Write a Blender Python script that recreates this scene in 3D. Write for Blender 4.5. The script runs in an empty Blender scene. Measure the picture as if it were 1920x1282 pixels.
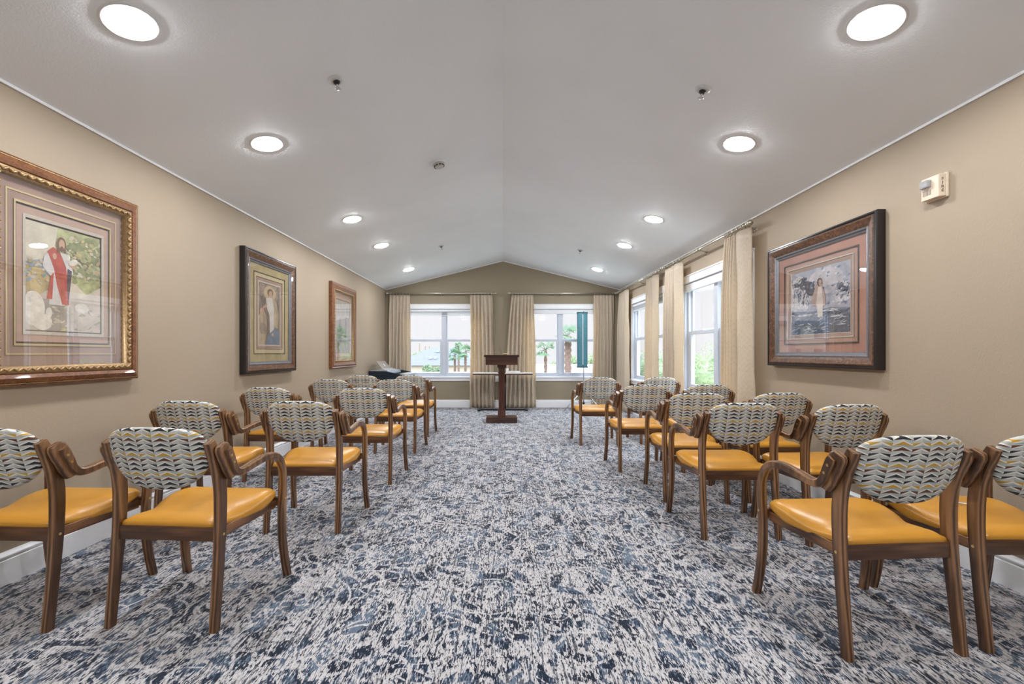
import bpy, bmesh, math, random
from mathutils import Vector, Matrix
random.seed(7)
PI = math.pi
R = math.radians
C = bpy.context.scene.collection
sc = bpy.context.scene

# ------------------------------------------------------------------ camera, world, exposure
F_PX = 800.0
cam_d = bpy.data.cameras.new('camera'); cam = bpy.data.objects.new('camera', cam_d); C.objects.link(cam)
cam_d.sensor_fit = 'HORIZONTAL'; cam_d.sensor_width = 36.0; cam_d.lens = 36.0 * F_PX / 1920
cam_d.shift_x = 17 / 1920; cam_d.shift_y = 21 / 1920
cam_d.clip_start = 0.05; cam_d.clip_end = 500
EYE = 1.123
cam.location = (0, 0, EYE); cam.rotation_euler = (R(90), 0, 0)
sc.camera = cam

sc.view_settings.view_transform = 'Standard'
try: sc.view_settings.look = 'None'
except Exception: pass
sc.view_settings.gamma = 1.0
sc.view_settings.use_curve_mapping = False
sc.view_settings.exposure = 0.07

LAMP = 248.0            # radiance of the downlight lenses
SKY_LOW, SKY_HIGH = .98, 9.0

w = bpy.data.worlds.new('sky'); sc.world = w; w.use_nodes = True
nt = w.node_tree; nt.nodes.clear()
def wn(t): return nt.nodes.new(t)
o_ = wn('ShaderNodeOutputWorld'); bg = wn('ShaderNodeBackground'); tc = wn('ShaderNodeTexCoord')
sp = wn('ShaderNodeSeparateXYZ'); nt.links.new(tc.outputs['Generated'], sp.inputs[0])
mr = wn('ShaderNodeMapRange'); mr.inputs[1].default_value = 0.13; mr.inputs[2].default_value = 0.55
mr.inputs[3].default_value = SKY_LOW; mr.inputs[4].default_value = SKY_HIGH
nt.links.new(sp.outputs[2], mr.inputs[0])
cl = wn('ShaderNodeTexNoise'); cl.inputs['Scale'].default_value = 3.0; cl.inputs['Detail'].default_value = 4
nt.links.new(tc.outputs['Generated'], cl.inputs['Vector'])
rp = wn('ShaderNodeValToRGB'); rp.color_ramp.elements[0].position = .35; rp.color_ramp.elements[0].color = (.66, .82, 1, 1)
rp.color_ramp.elements[1].position = .62; rp.color_ramp.elements[1].color = (.88, .93, 1, 1)
nt.links.new(cl.outputs['Fac'], rp.inputs[0])
# hazy white near the horizon, cooler overhead
hz_ = wn('ShaderNodeMapRange'); hz_.inputs[1].default_value = .10; hz_.inputs[2].default_value = .40; nt.links.new(sp.outputs[2], hz_.inputs[0])
sm_ = wn('ShaderNodeMix'); sm_.data_type = 'RGBA'; sm_.inputs[6].default_value = (.93, .925, .96, 1)
nt.links.new(hz_.outputs[0], sm_.inputs[0]); nt.links.new(rp.outputs[0], sm_.inputs[7]); nt.links.new(sm_.outputs[2], bg.inputs['Color'])
nt.links.new(mr.outputs[0], bg.inputs['Strength']); nt.links.new(bg.outputs[0], o_.inputs[0])

# ------------------------------------------------------------------ materials
class NT:
    def __init__(s, name):
        s.m = bpy.data.materials.new(name); s.m.use_nodes = True; s.t = s.m.node_tree
        s.b = s.t.nodes.get('Principled BSDF'); s.out = s.t.nodes.get('Material Output')
    def n(s, t, **k):
        x = s.t.nodes.new(t)
        for a, v in k.items(): setattr(x, a, v)
        return x
    def l(s, a, b): s.t.links.new(a, b)
    def math(s, op, a, b=None, c=None):
        x = s.n('ShaderNodeMath', operation=op)
        for i, v in enumerate((a, b, c)):
            if v is None: continue
            if isinstance(v, (int, float)): x.inputs[i].default_value = v
            else: s.l(v, x.inputs[i])
        return x.outputs[0]
    def coord(s, kind='Object', scale=(1, 1, 1), rot=(0, 0, 0), loc=(0, 0, 0)):
        c = s.n('ShaderNodeTexCoord'); m = s.n('ShaderNodeMapping')
        m.inputs['Scale'].default_value = scale; m.inputs['Rotation'].default_value = rot; m.inputs['Location'].default_value = loc
        s.l(c.outputs[kind], m.inputs[0]); return m.outputs[0]
    def noise(s, vec, scale, detail=3, rough=.55, dist=0):
        x = s.n('ShaderNodeTexNoise'); x.inputs['Scale'].default_value = scale; x.inputs['Detail'].default_value = detail
        x.inputs['Roughness'].default_value = rough; x.inputs['Distortion'].default_value = dist
        if vec is not None: s.l(vec, x.inputs['Vector'])
        return x.outputs['Fac']
    def ramp(s, fac, stops, interp='LINEAR'):
        x = s.n('ShaderNodeValToRGB'); r = x.color_ramp; r.interpolation = interp
        while len(r.elements) < len(stops): r.elements.new(.5)
        for e, (p, c) in zip(r.elements, stops): e.position = p; e.color = (*c, 1)
        s.l(fac, x.inputs[0]); return x.outputs[0]
    def mix(s, f, a, b, mode='MIX'):
        x = s.n('ShaderNodeMix', data_type='RGBA', blend_type=mode)
        for i, v in ((0, f), (6, a), (7, b)):
            if isinstance(v, (int, float)): x.inputs[i].default_value = v
            elif isinstance(v, tuple): x.inputs[i].default_value = (*v, 1)
            else: s.l(v, x.inputs[i])
        return x.outputs[2]
    def bump(s, h, strength=.3, dist=.01):
        x = s.n('ShaderNodeBump'); x.inputs['Strength'].default_value = strength; x.inputs['Distance'].default_value = dist
        s.l(h, x.inputs['Height']); s.l(x.outputs[0], s.b.inputs['Normal'])
    def base(s, c):
        if isinstance(c, tuple): s.b.inputs['Base Color'].default_value = (*c, 1)
        else: s.l(c, s.b.inputs['Base Color'])
    def set(s, **k):
        for a, v in k.items(): s.b.inputs[a.replace('_', ' ')].default_value = v

def plain(name, col, rough=.5, metal=0., var=.06, scale=30, spec=None, bump=0, bscale=200):
    t = NT(name); v = t.coord()
    f = t.noise(v, scale, 3)
    lo = tuple(max(0, c * (1 - var)) for c in col); hi = tuple(min(1, c * (1 + var)) for c in col)
    t.base(t.ramp(f, [(.3, lo), (.7, hi)])); t.set(Roughness=rough, Metallic=metal)
    if spec is not None: t.b.inputs['Specular IOR Level'].default_value = spec
    if bump: t.bump(t.noise(v, bscale, 2), bump, .002)
    return t.m

def wood(name, dark, mid, light, rough=.34, axis='z', coat=.25):
    t = NT(name)
    sc_ = {'z': (38, 38, 3.2), 'x': (3.2, 38, 38), 'y': (38, 3.2, 38)}[axis]
    v = t.coord(scale=sc_)
    a = t.noise(v, 1.0, 5, .6, 1.2)
    wv = t.n('ShaderNodeTexWave', wave_type='BANDS', bands_direction='X' if axis != 'x' else 'Y')
    wv.inputs['Scale'].default_value = .45; wv.inputs['Distortion'].default_value = 9; wv.inputs['Detail'].default_value = 3
    wv.inputs['Detail Scale'].default_value = .7
    t.l(v, wv.inputs['Vector'])
    f = t.math('ADD', t.math('MULTIPLY', a, .55), t.math('MULTIPLY', wv.outputs['Fac'], .45))
    t.base(t.ramp(f, [(.22, dark), (.5, mid), (.8, light)]))
    t.set(Roughness=rough); t.b.inputs['Coat Weight'].default_value = coat; t.b.inputs['Coat Roughness'].default_value = .2
    return t.m

M = {}
M['wood'] = wood('walnut_stain', (.050, .020, .007), (.155, .072, .029), (.33, .172, .080), .36)
M['wood_x'] = wood('walnut_stain_rail', (.050, .018, .006), (.145, .060, .022), (.27, .125, .05), .36, 'x')
M['wood_y'] = wood('walnut_stain_side_rail', (.050, .018, .006), (.145, .060, .022), (.27, .125, .05), .36, 'y')
M['cherry'] = wood('dark_cherry_veneer', (.035, .010, .006), (.075, .022, .012), (.13, .042, .024), .28)
M['cherry_x'] = wood('dark_cherry_base', (.028, .010, .006), (.055, .019, .011), (.095, .034, .020), .28, 'x')
M['vinyl'] = plain('orange_vinyl', (.565, .262, .030), .34, var=.04, scale=8, bump=.05, bscale=500)
M['brass'] = plain('brass_screw', (.85, .62, .25), .3, 1)
M['nickel'] = plain('brushed_nickel', (.60, .56, .48), .33, 1)
M['chrome'] = plain('silver_tube', (.70, .71, .73), .25, 1)
M['white_trim'] = plain('white_trim_paint', (.86, .87, .89), .35, var=.02)
M['vinyl_frame'] = plain('white_window_vinyl', (.58, .62, .70), .4, var=.02)
M['blind'] = plain('white_blind_slat', (.76, .78, .82), .45, var=.02)
M['plastic'] = plain('white_plastic', (.78, .78, .77), .4, var=.02)
M['black'] = plain('black_paint', (.012, .012, .014), .35)
M['navy'] = plain('navy_black_case', (.006, .016, .030), .3)
M['silver'] = plain('silver_plastic', (.55, .60, .66), .3, .4)
M['teal'] = plain('teal_casing', (.060, .185, .235), .35, var=.12)
M['ivory'] = plain('ivory_keys', (.75, .70, .58), .3)

def wall_mat(name, col):
    t = NT(name); v = t.coord()
    f = t.noise(v, 1.3, 2)
    t.base(t.ramp(f, [(.3, tuple(c * .97 for c in col)), (.7, tuple(c * 1.03 for c in col))]))
    t.set(Roughness=.62); t.b.inputs['Specular IOR Level'].default_value = .35
    t.bump(t.noise(v, 95, 3, .6), .30, .004)
    return t.m
M['wall'] = wall_mat('beige_wall_paint', (.40, .322, .238))
M['wall_far'] = wall_mat('shaded_end_wall_paint', (.30, .25, .175))  # dimness of the backlit end wall put into a darker wall colour
M['ceiling'] = wall_mat('white_ceiling_paint', (.90, .935, .97))

def carpet():
    t = NT('distressed_blue_carpet')
    c = t.coord(loc=(31, 17, 0))
    fine = t.noise(t.coord(scale=(230, 48, 1)), 1.0, 2, .6)
    mid = t.noise(t.coord(scale=(100, 24, 1), loc=(5, 3, 0)), 1.0, 3, .7)
    big = t.noise(t.coord(scale=(1.2, .75, 1), loc=(31, 17, 0)), 7.5, 3, .55, .5)
    patch = t.noise(t.coord(scale=(1.1, .6, 1), loc=(3, 7, 0)), 19, 3, .6, .8)
    # ornament: contour lines of a soft field and of rounded cells read as vines and medallions
    vine = t.math('ABSOLUTE', t.math('SUBTRACT', t.math('FRACT', t.math('MULTIPLY', t.noise(c, 3.6, 1, .4, .8), 7.0)), .5))
    vine = t.math('LESS_THAN', vine, t.math('MULTIPLY', mid, .19))
    vo = t.n('ShaderNodeTexVoronoi', feature='F1'); vo.inputs['Scale'].default_value = 3.4
    t.l(c, vo.inputs['Vector'])
    ring = t.math('ABSOLUTE', t.math('SUBTRACT', t.math('FRACT', t.math('MULTIPLY', vo.outputs['Distance'], 5.0)), .5))
    ring = t.math('LESS_THAN', ring, t.math('MULTIPLY', mid, .18))
    a = t.math('ADD', t.math('MULTIPLY', big, .70), t.math('MULTIPLY', patch, .80))
    a = t.math('ADD', a, t.math('MULTIPLY', t.math('SUBTRACT', mid, .5), 1.15))
    a = t.math('ADD', a, t.math('MULTIPLY', t.math('SUBTRACT', fine, .5), .75))
    blue = t.math('GREATER_THAN', a, .708)
    orn = t.math('MAXIMUM', vine, ring)
    blue = t.math('MULTIPLY', blue, t.math('SUBTRACT', 1.0, t.math('MULTIPLY', orn, t.math('LESS_THAN', fine, .59))))
    deep = t.noise(t.coord(scale=(1, .45, 1), loc=(9, 2, 0)), 9.0, 3, .6)
    d = t.math('ADD', deep, t.math('MULTIPLY', t.math('SUBTRACT', mid, .5), .75))
    d = t.math('ADD', d, t.math('MULTIPLY', t.math('SUBTRACT', fine, .5), .75))
    bc = t.ramp(d, [(.38, (.125, .165, .22)), (.47, (.080, .112, .16)), (.50, (.022, .038, .072)), (.58, (.007, .013, .028))])
    lc = t.ramp(t.noise(t.coord(scale=(90, 40, 1)), 1, 2), [(.3, (.43, .415, .425)), (.7, (.60, .575, .58))])
    streak = t.math('GREATER_THAN', t.math('ADD', t.math('MULTIPLY', fine, .6), t.math('MULTIPLY', mid, .4)), .545)
    warp = t.noise(t.coord(scale=(85, 3.2, 1), loc=(2, 8, 0)), 1.0, 2, .5)
    thread = t.math('MULTIPLY', t.math('GREATER_THAN', warp, .585), t.math('GREATER_THAN', mid, .44))
    streak = t.math('MAXIMUM', streak, thread)
    lc = t.mix(t.math('MULTIPLY', streak, .85), lc, (.035, .045, .062))
    t.base(t.mix(blue, lc, bc))
    t.set(Roughness=.95); t.b.inputs['Specular IOR Level'].default_value = .1
    t.b.inputs['Sheen Weight'].default_value = .15
    t.bump(t.math('ADD', fine, t.math('MULTIPLY', mid, .5)), .5, .006)
    return t.m
M['carpet'] = carpet()

def fabric():
    t = NT('zigzag_weave')
    c = t.n('ShaderNodeTexCoord'); s = t.n('ShaderNodeSeparateXYZ'); t.l(c.outputs['Object'], s.inputs[0])
    x = t.math('DIVIDE', t.math('ADD', s.outputs[0], 5.033), .0665)
    col = t.math('FLOOR', x); fx = t.math('FRACT', x)
    tri = t.math('MULTIPLY', t.math('ABSOLUTE', t.math('SUBTRACT', fx, .5)), 2.0)   # 0 mid column, 1 at the seams
    even = t.math('FLOORED_MODULO', col, 2.0)
    z = t.math('DIVIDE', t.math('ADD', s.outputs[2], t.math('ADD', t.math('MULTIPLY', tri, .0035), t.math('MULTIPLY', even, .003))), .0205)
    row = t.math('FLOORED_MODULO', t.math('FLOOR', z), 4.0); fz = t.math('FRACT', z)
    peak = t.math('SUBTRACT', 1.0, tri)
    mount = t.math('LESS_THAN', fz, t.math('MULTIPLY', peak, .60))
    notch = t.math('MULTIPLY', t.math('GREATER_THAN', fz, t.math('MULTIPLY', peak, .58)), t.math('LESS_THAN', fz, .58))
    k = t.math('ADD', t.math('MULTIPLY', mount, t.math('SUBTRACT', 1.0, even)), t.math('MULTIPLY', notch, even))
    cc = t.ramp(t.math('DIVIDE', t.math('ADD', row, .5), 4.0), [(0, (.010, .010, .014)), (.25, (.020, .023, .032)), (.5, (.10, .036, .014)), (.75, (.52, .30, .025))], 'CONSTANT')
    half = t.math('GREATER_THAN', fx, .5)
    ground = t.mix(half, (.54, .54, .50), (.43, .44, .41))
    pk = t.math('MULTIPLY', peak, .60)
    wa = t.math('LESS_THAN', t.math('SUBTRACT', fz, pk), .24)
    pn = t.math('MULTIPLY', peak, .58)
    wb = t.math('MULTIPLY', t.math('LESS_THAN', fz, pn), t.math('GREATER_THAN', t.math('SUBTRACT', fz, pn), -.26))
    white = t.math('ADD', t.math('MULTIPLY', wa, t.math('SUBTRACT', 1.0, even)), t.math('MULTIPLY', wb, even))
    ground = t.mix(white, ground, (.72, .71, .67))
    lead = t.math('MULTIPLY', t.math('GREATER_THAN', fz, .74), t.math('LESS_THAN', fz, t.math('ADD', .76, t.math('MULTIPLY', peak, .20))))
    isblue = t.math('MULTIPLY', lead, t.math('COMPARE', row, 2.0, .1))
    ground = t.mix(isblue, ground, (.25, .32, .34))
    shade = t.math('GREATER_THAN', t.math('ADD', fz, t.math('MULTIPLY', tri, .30)), 1.02)
    ground = t.mix(t.math('MULTIPLY', shade, .45), ground, (.38, .385, .35))
    t.base(t.mix(k, ground, cc)); t.set(Roughness=.8)
    t.b.inputs['Sheen Weight'].default_value = .1
    t.bump(t.noise(c.outputs['Object'], 600, 2), .15, .001)
    return t.m
M['fabric'] = fabric()

def curtain_mat(name, col, trans):
    t = NT(name); v = t.coord()
    c0 = t.n('ShaderNodeTexCoord'); q = t.n('ShaderNodeSeparateXYZ'); t.l(c0.outputs['Object'], q.inputs[0])
    lat = t.math('ADD', t.math('SUBTRACT', q.outputs[0], q.outputs[1]), t.math('MULTIPLY', t.noise(v, 6, 2), .05))
    zg = t.math('MULTIPLY', t.math('ABSOLUTE', t.math('SUBTRACT', t.math('FRACT', t.math('DIVIDE', lat, .085)), .5)), .075)
    zz = t.math('FRACT', t.math('DIVIDE', t.math('ADD', q.outputs[2], zg), .055))
    e = t.math('MULTIPLY', t.math('LESS_THAN', zz, .13), t.math('GREATER_THAN', t.noise(v, 9, 3), .46))
    f = t.noise(v, 25, 3)
    base = t.ramp(f, [(.3, tuple(c * .93 for c in col)), (.7, col)])
    t.base(t.mix(t.math('MULTIPLY', e, .45), base, tuple(c * .55 for c in col))); t.set(Roughness=.55); t.b.inputs['Sheen Weight'].default_value = .3
    hh = t.math('ADD', t.math('MULTIPLY', e, 1.0), t.noise(v, 60, 3))
    t.bump(hh, .55, .008)
    tr = t.n('ShaderNodeBsdfTranslucent'); tr.inputs[0].default_value = (col[0], col[1] * .93, col[2] * .8, 1)
    mx = t.n('ShaderNodeMixShader'); mx.inputs[0].default_value = trans
    t.l(t.b.outputs[0], mx.inputs[1]); t.l(tr.outputs[0], mx.inputs[2]); t.l(mx.outputs[0], t.out.inputs[0])
    return t.m
M['curtain'] = curtain_mat('cream_quilted_drape', (.80, .71, .58), .42)

def glass(name, ior=1.5, tint=(1, 1, 1), rough=0.0):
    t = NT(name); t.t.nodes.remove(t.b)
    lw = t.n('ShaderNodeLayerWeight'); lw.inputs['Blend'].default_value = .5; f0 = ((ior - 1) / (ior + 1)) ** 2
    fr = t.math('ADD', f0, t.math('MULTIPLY', 1 - f0, t.math('POWER', lw.outputs['Facing'], 5.0)))
    a = t.n('ShaderNodeBsdfTransparent'); a.inputs[0].default_value = (*tint, 1)
    g = t.n('ShaderNodeBsdfGlossy'); g.inputs['Roughness'].default_value = rough; g.inputs[0].default_value = (1, 1, 1, 1)
    m = t.n('ShaderNodeMixShader'); t.l(fr, m.inputs[0]); t.l(a.outputs[0], m.inputs[1]); t.l(g.outputs[0], m.inputs[2])
    t.l(m.outputs[0], t.out.inputs[0]); return t.m
M['glass'] = glass('window_glass', 1.45, (.97, .98, .98))
M['picture_glass'] = glass('picture_glass', 2.45, (.97, .97, .97))

def emit(name, col, s):
    t = NT(name); t.t.nodes.remove(t.b); e = t.n('ShaderNodeEmission')
    e.inputs[0].default_value = (*col, 1); e.inputs[1].default_value = s; t.l(e.outputs[0], t.out.inputs[0]); return t.m
M['lamp'] = emit('downlight_lens', (.95, .97, 1.0), LAMP)

# ------------------------------------------------------------------ mesh helpers
def obj(name, bm, mats, parent=None, smooth=False, bevel=0, segs=2):
    me = bpy.data.meshes.new(name)
    bmesh.ops.recalc_face_normals(bm, faces=bm.faces)
    bm.to_mesh(me); bm.free()
    for m in (mats if isinstance(mats, (list, tuple)) else [mats]): me.materials.append(m)
    if smooth:
        for p in me.polygons: p.use_smooth = True
    o = bpy.data.objects.new(name, me); C.objects.link(o)
    if parent is not None: o.parent = parent
    if bevel:
        b = o.modifiers.new('bevel', 'BEVEL'); b.width = bevel; b.segments = segs; b.limit_method = 'ANGLE'; b.angle_limit = R(40)
        for p in me.polygons: p.use_smooth = True
        try:
            wn_ = o.modifiers.new('wn', 'WEIGHTED_NORMAL'); wn_.keep_sharp = True
        except Exception: pass
    return o
def tag(o, label, cat, group=None, kind=None):
    o['label'] = label; o['category'] = cat
    if group: o['group'] = group
    if kind: o['kind'] = kind
    return o
def thing(name, label, cat, loc=(0, 0, 0), rot=(0, 0, 0), group=None):
    o = bpy.data.objects.new(name, None); C.objects.link(o); o.location = loc; o.rotation_euler = rot
    o.empty_display_size = .1
    return tag(o, label, cat, group)
def struct(o): o['kind'] = 'structure'; return o
def dup(root, loc=None, rotz=None, label=None, group=None):
    def rec(o, par):
        c = o.copy(); C.objects.link(c); c.parent = par
        for ch in [k for k in bpy.data.objects if k.parent == o]: rec(ch, c)
        return c
    r = rec(root, None)
    if loc is not None: r.location = loc
    if rotz is not None: r.rotation_euler = (root.rotation_euler[0], root.rotation_euler[1], rotz)
    if label: r['label'] = label
    if group: r['group'] = group
    return r

def box(bm, x0, x1, y0, y1, z0, z1, mi=0, mat=None):
    vs = [bm.verts.new((x, y, z)) for x in (x0, x1) for y in (y0, y1) for z in (z0, z1)]
    if mat is not None:
        for v in vs: v.co = mat @ v.co
    for f in ((0, 1, 3, 2), (4, 6, 7, 5), (0, 4, 5, 1), (2, 3, 7, 6), (0, 2, 6, 4), (1, 5, 7, 3)):
        fc = bm.faces.new([vs[i] for i in f]); fc.material_index = mi
    return vs
def prism(bm, pts, a0, a1, axis='y', mi=0):
    """extrude a 2-D outline; axis y: pts are (x,z); axis z: pts are (x,y); axis x: pts are (y,z)"""
    def mk(p, a): return {'y': (p[0], a, p[1]), 'z': (p[0], p[1], a), 'x': (a, p[0], p[1])}[axis]
    A = [bm.verts.new(mk(p, a0)) for p in pts]; B = [bm.verts.new(mk(p, a1)) for p in pts]
    n = len(pts)
    bm.faces.new(A).material_index = mi; bm.faces.new(B[::-1]).material_index = mi
    for i in range(n): bm.faces.new((A[i], A[(i + 1) % n], B[(i + 1) % n], B[i])).material_index = mi
def lathe(bm, prof, seg=24, M4=None, mi=0, cap=True):
    """prof: (r, z) list"""
    rings = []
    for r, z in prof:
        ring = [bm.verts.new((r * math.cos(2 * PI * k / seg), r * math.sin(2 * PI * k / seg), z)) for k in range(seg)]
        if M4 is not None:
            for v in ring: v.co = M4 @ v.co
        rings.append(ring)
    for a, b in zip(rings, rings[1:]):
        for k in range(seg):
            bm.faces.new((a[k], a[(k + 1) % seg], b[(k + 1) % seg], b[k])).material_index = mi
    if cap:
        bm.faces.new(rings[0]).material_index = mi; bm.faces.new(rings[-1][::-1]).material_index = mi
def tube(bm, p0, p1, r0, r1=None, seg=12, mi=0):
    p0, p1 = Vector(p0), Vector(p1); d = p1 - p0
    M4 = Matrix.Translation(p0) @ d.to_track_quat('Z', 'Y').to_matrix().to_4x4()
    lathe(bm, [(r0, 0), (r0 if r1 is None else r1, d.length)], seg, M4, mi)
def torus(bm, c, axis, Rr, r, seg=16, ss=8, mi=0):
    q = Vector(axis).to_track_quat('Z', 'Y').to_matrix(); c = Vector(c); rings = []
    for i in range(seg):
        a = 2 * PI * i / seg; ring = []
        for j in range(ss):
            b = 2 * PI * j / ss; rr = Rr + r * math.cos(b)
            ring.append(bm.verts.new(c + q @ Vector((rr * math.cos(a), rr * math.sin(a), r * math.sin(b)))))
        rings.append(ring)
    for i in range(seg):
        for j in range(ss):
            bm.faces.new((rings[i][j], rings[(i + 1) % seg][j], rings[(i + 1) % seg][(j + 1) % ss], rings[i][(j + 1) % ss])).material_index = mi
def catmull(pts, n=6):
    P = [Vector(p) for p in pts]; P = [2 * P[0] - P[1]] + P + [2 * P[-1] - P[-2]]; out = []
    for i in range(1, len(P) - 2):
        for k in range(n):
            t = k / n; a, b, c, d = P[i - 1], P[i], P[i + 1], P[i + 2]
            out.append(.5 * ((2 * b) + (c - a) * t + (2 * a - 5 * b + 4 * c - d) * t * t + (3 * b - a - 3 * c + d) * t ** 3))
    out.append(P[-2]); return out
def ribbon(pts, th, wd, ch=.004, n=6, round_end=False):
    """bent laminated strip lying in planes of constant x; pts are (x,y,z,thickness)"""
    P = catmull([Vector((p[0], p[1], p[2])) for p in pts], n)
    T = []
    for i in range(len(pts) - 1):
        for k in range(n): T.append(pts[i][3] + (pts[i + 1][3] - pts[i][3]) * k / n)
    T.append(pts[-1][3])
    bm = bmesh.new(); rings = []
    for i, p in enumerate(P):
        a = P[max(0, i - 1)]; b = P[min(len(P) - 1, i + 1)]; d = (b - a).normalized()
        if i == 0 and abs(p.z) < 1e-4: d = Vector((0, 0, 1))
        nn = Vector((0, d.z, -d.y)).normalized(); lx = Vector((1, 0, 0)); t = T[i] / 2; h = wd / 2
        c = min(ch, t * .6)
        sh = [(h, t - c), (h - c, t), (-h + c, t), (-h, t - c), (-h, -t + c), (-h + c, -t), (h - c, -t), (h, -t + c)]
        ring = []
        for u, v in sh:
            co = p + lx * u + nn * v
            if i == 0 and abs(p.z) < 1e-4: co.z = 0
            ring.append(bm.verts.new(co))
        rings.append(ring)
    for a, b in zip(rings, rings[1:]):
        for k in range(8): bm.faces.new((a[k], a[(k + 1) % 8], b[(k + 1) % 8], b[k]))
    bm.faces.new(rings[0]); bm.faces.new(rings[-1][::-1])
    return bm

# ------------------------------------------------------------------ room shell
XL, XR, YF, YB = -2.423, 2.434, 8.85, -2.4
RIDGE, SL = 3.037, .246
def ceil_z(x): return RIDGE - SL * abs(x)
T = .14
WZ0, WZ1 = .64, 2.04           # window opening heights
FAR_W = [-1.223, 1.195]; RIGHT_W = [4.95, 7.24]; HW = .78

bm = bmesh.new(); box(bm, XL - T, XR + T, YB - T, YF + T, -.1, 0)
o = obj('floor', bm, M['carpet']); struct(o)
bm = bmesh.new(); box(bm, XL - T, XL, YB - T, YF + T, 0, ceil_z(XL) + .03)
struct(obj('wall_left', bm, M['wall']))
bm = bmesh.new()
ys = [YB - T] + [v for c in RIGHT_W for v in (c - HW, c + HW)] + [YF + T]; zt = ceil_z(XR) + .03
for i in range(0, len(ys), 2): box(bm, XR, XR + T, ys[i], ys[i + 1], 0, zt)
for c in RIGHT_W:
    box(bm, XR, XR + T, c - HW, c + HW, 0, WZ0); box(bm, XR, XR + T, c - HW, c + HW, WZ1, zt)
struct(obj('wall_right', bm, M['wall']))
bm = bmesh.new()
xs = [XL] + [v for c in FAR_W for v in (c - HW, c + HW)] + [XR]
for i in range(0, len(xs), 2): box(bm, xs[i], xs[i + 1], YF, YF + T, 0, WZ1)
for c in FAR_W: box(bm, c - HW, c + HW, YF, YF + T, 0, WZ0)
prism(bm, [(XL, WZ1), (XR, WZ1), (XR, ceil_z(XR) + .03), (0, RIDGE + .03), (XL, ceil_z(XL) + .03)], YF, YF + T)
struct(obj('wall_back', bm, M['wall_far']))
bm = bmesh.new()
prism(bm, [(XL, 0), (XR, 0), (XR, ceil_z(XR) + .03), (0, RIDGE + .03), (XL, ceil_z(XL) + .03)], YB - T, YB)
struct(obj('wall_front', bm, M['wall']))
bm = bmesh.new()
a = 2.62
prism(bm, [(-a, ceil_z(a)), (0, RIDGE), (a, ceil_z(a)), (a, ceil_z(a) + .12), (0, RIDGE + .12), (-a, ceil_z(a) + .12)], YB - T, YF + T)
struct(obj('ceiling', bm, M['ceiling']))

def base_profile():  # (out from wall, z)
    return [(0, 0), (.016, 0), (.016, .118), (.012, .122), (.012, .130), (.017, .134), (.017, .140), (.008, .150), (.004, .158), (0, .158)]
def baseboard(name, kind):
    bm = bmesh.new(); pr = base_profile()
    if kind == 'left': prism(bm, [(XL + d, z) for d, z in pr], YB, YF, 'y')
    if kind == 'right': prism(bm, [(XR - d, z) for d, z in pr], YB, YF, 'y')
    if kind == 'back': prism(bm, [(YF - d, z) for d, z in pr], XL + .017, XR - .017, 'x')
    if kind == 'front': prism(bm, [(YB + d, z) for d, z in pr], XL + .017, XR - .017, 'x')
    struct(obj(name, bm, M['white_trim']))
for k in ('left', 'right', 'back', 'front'): baseboard('baseboard_' + k, k)
# thin white bead where the walls meet the ceiling
b_ = .011
bm = bmesh.new(); box(bm, XL, XL + b_, YB, YF, ceil_z(XL) - .012, ceil_z(XL) + .004); struct(obj('trim_1', bm, M['white_trim']))
bm = bmesh.new(); box(bm, XR - b_, XR, YB, YF, ceil_z(XR) - .012, ceil_z(XR) + .004); struct(obj('trim_2', bm, M['white_trim']))
bm = bmesh.new()
prism(bm, [(XL, ceil_z(XL) - .012), (0, RIDGE - .012), (XR, ceil_z(XR) - .012), (XR, ceil_z(XR) + .004), (0, RIDGE + .004), (XL, ceil_z(XL) + .004)], YF - b_, YF)
struct(obj('trim_3', bm, M['white_trim']))

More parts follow.
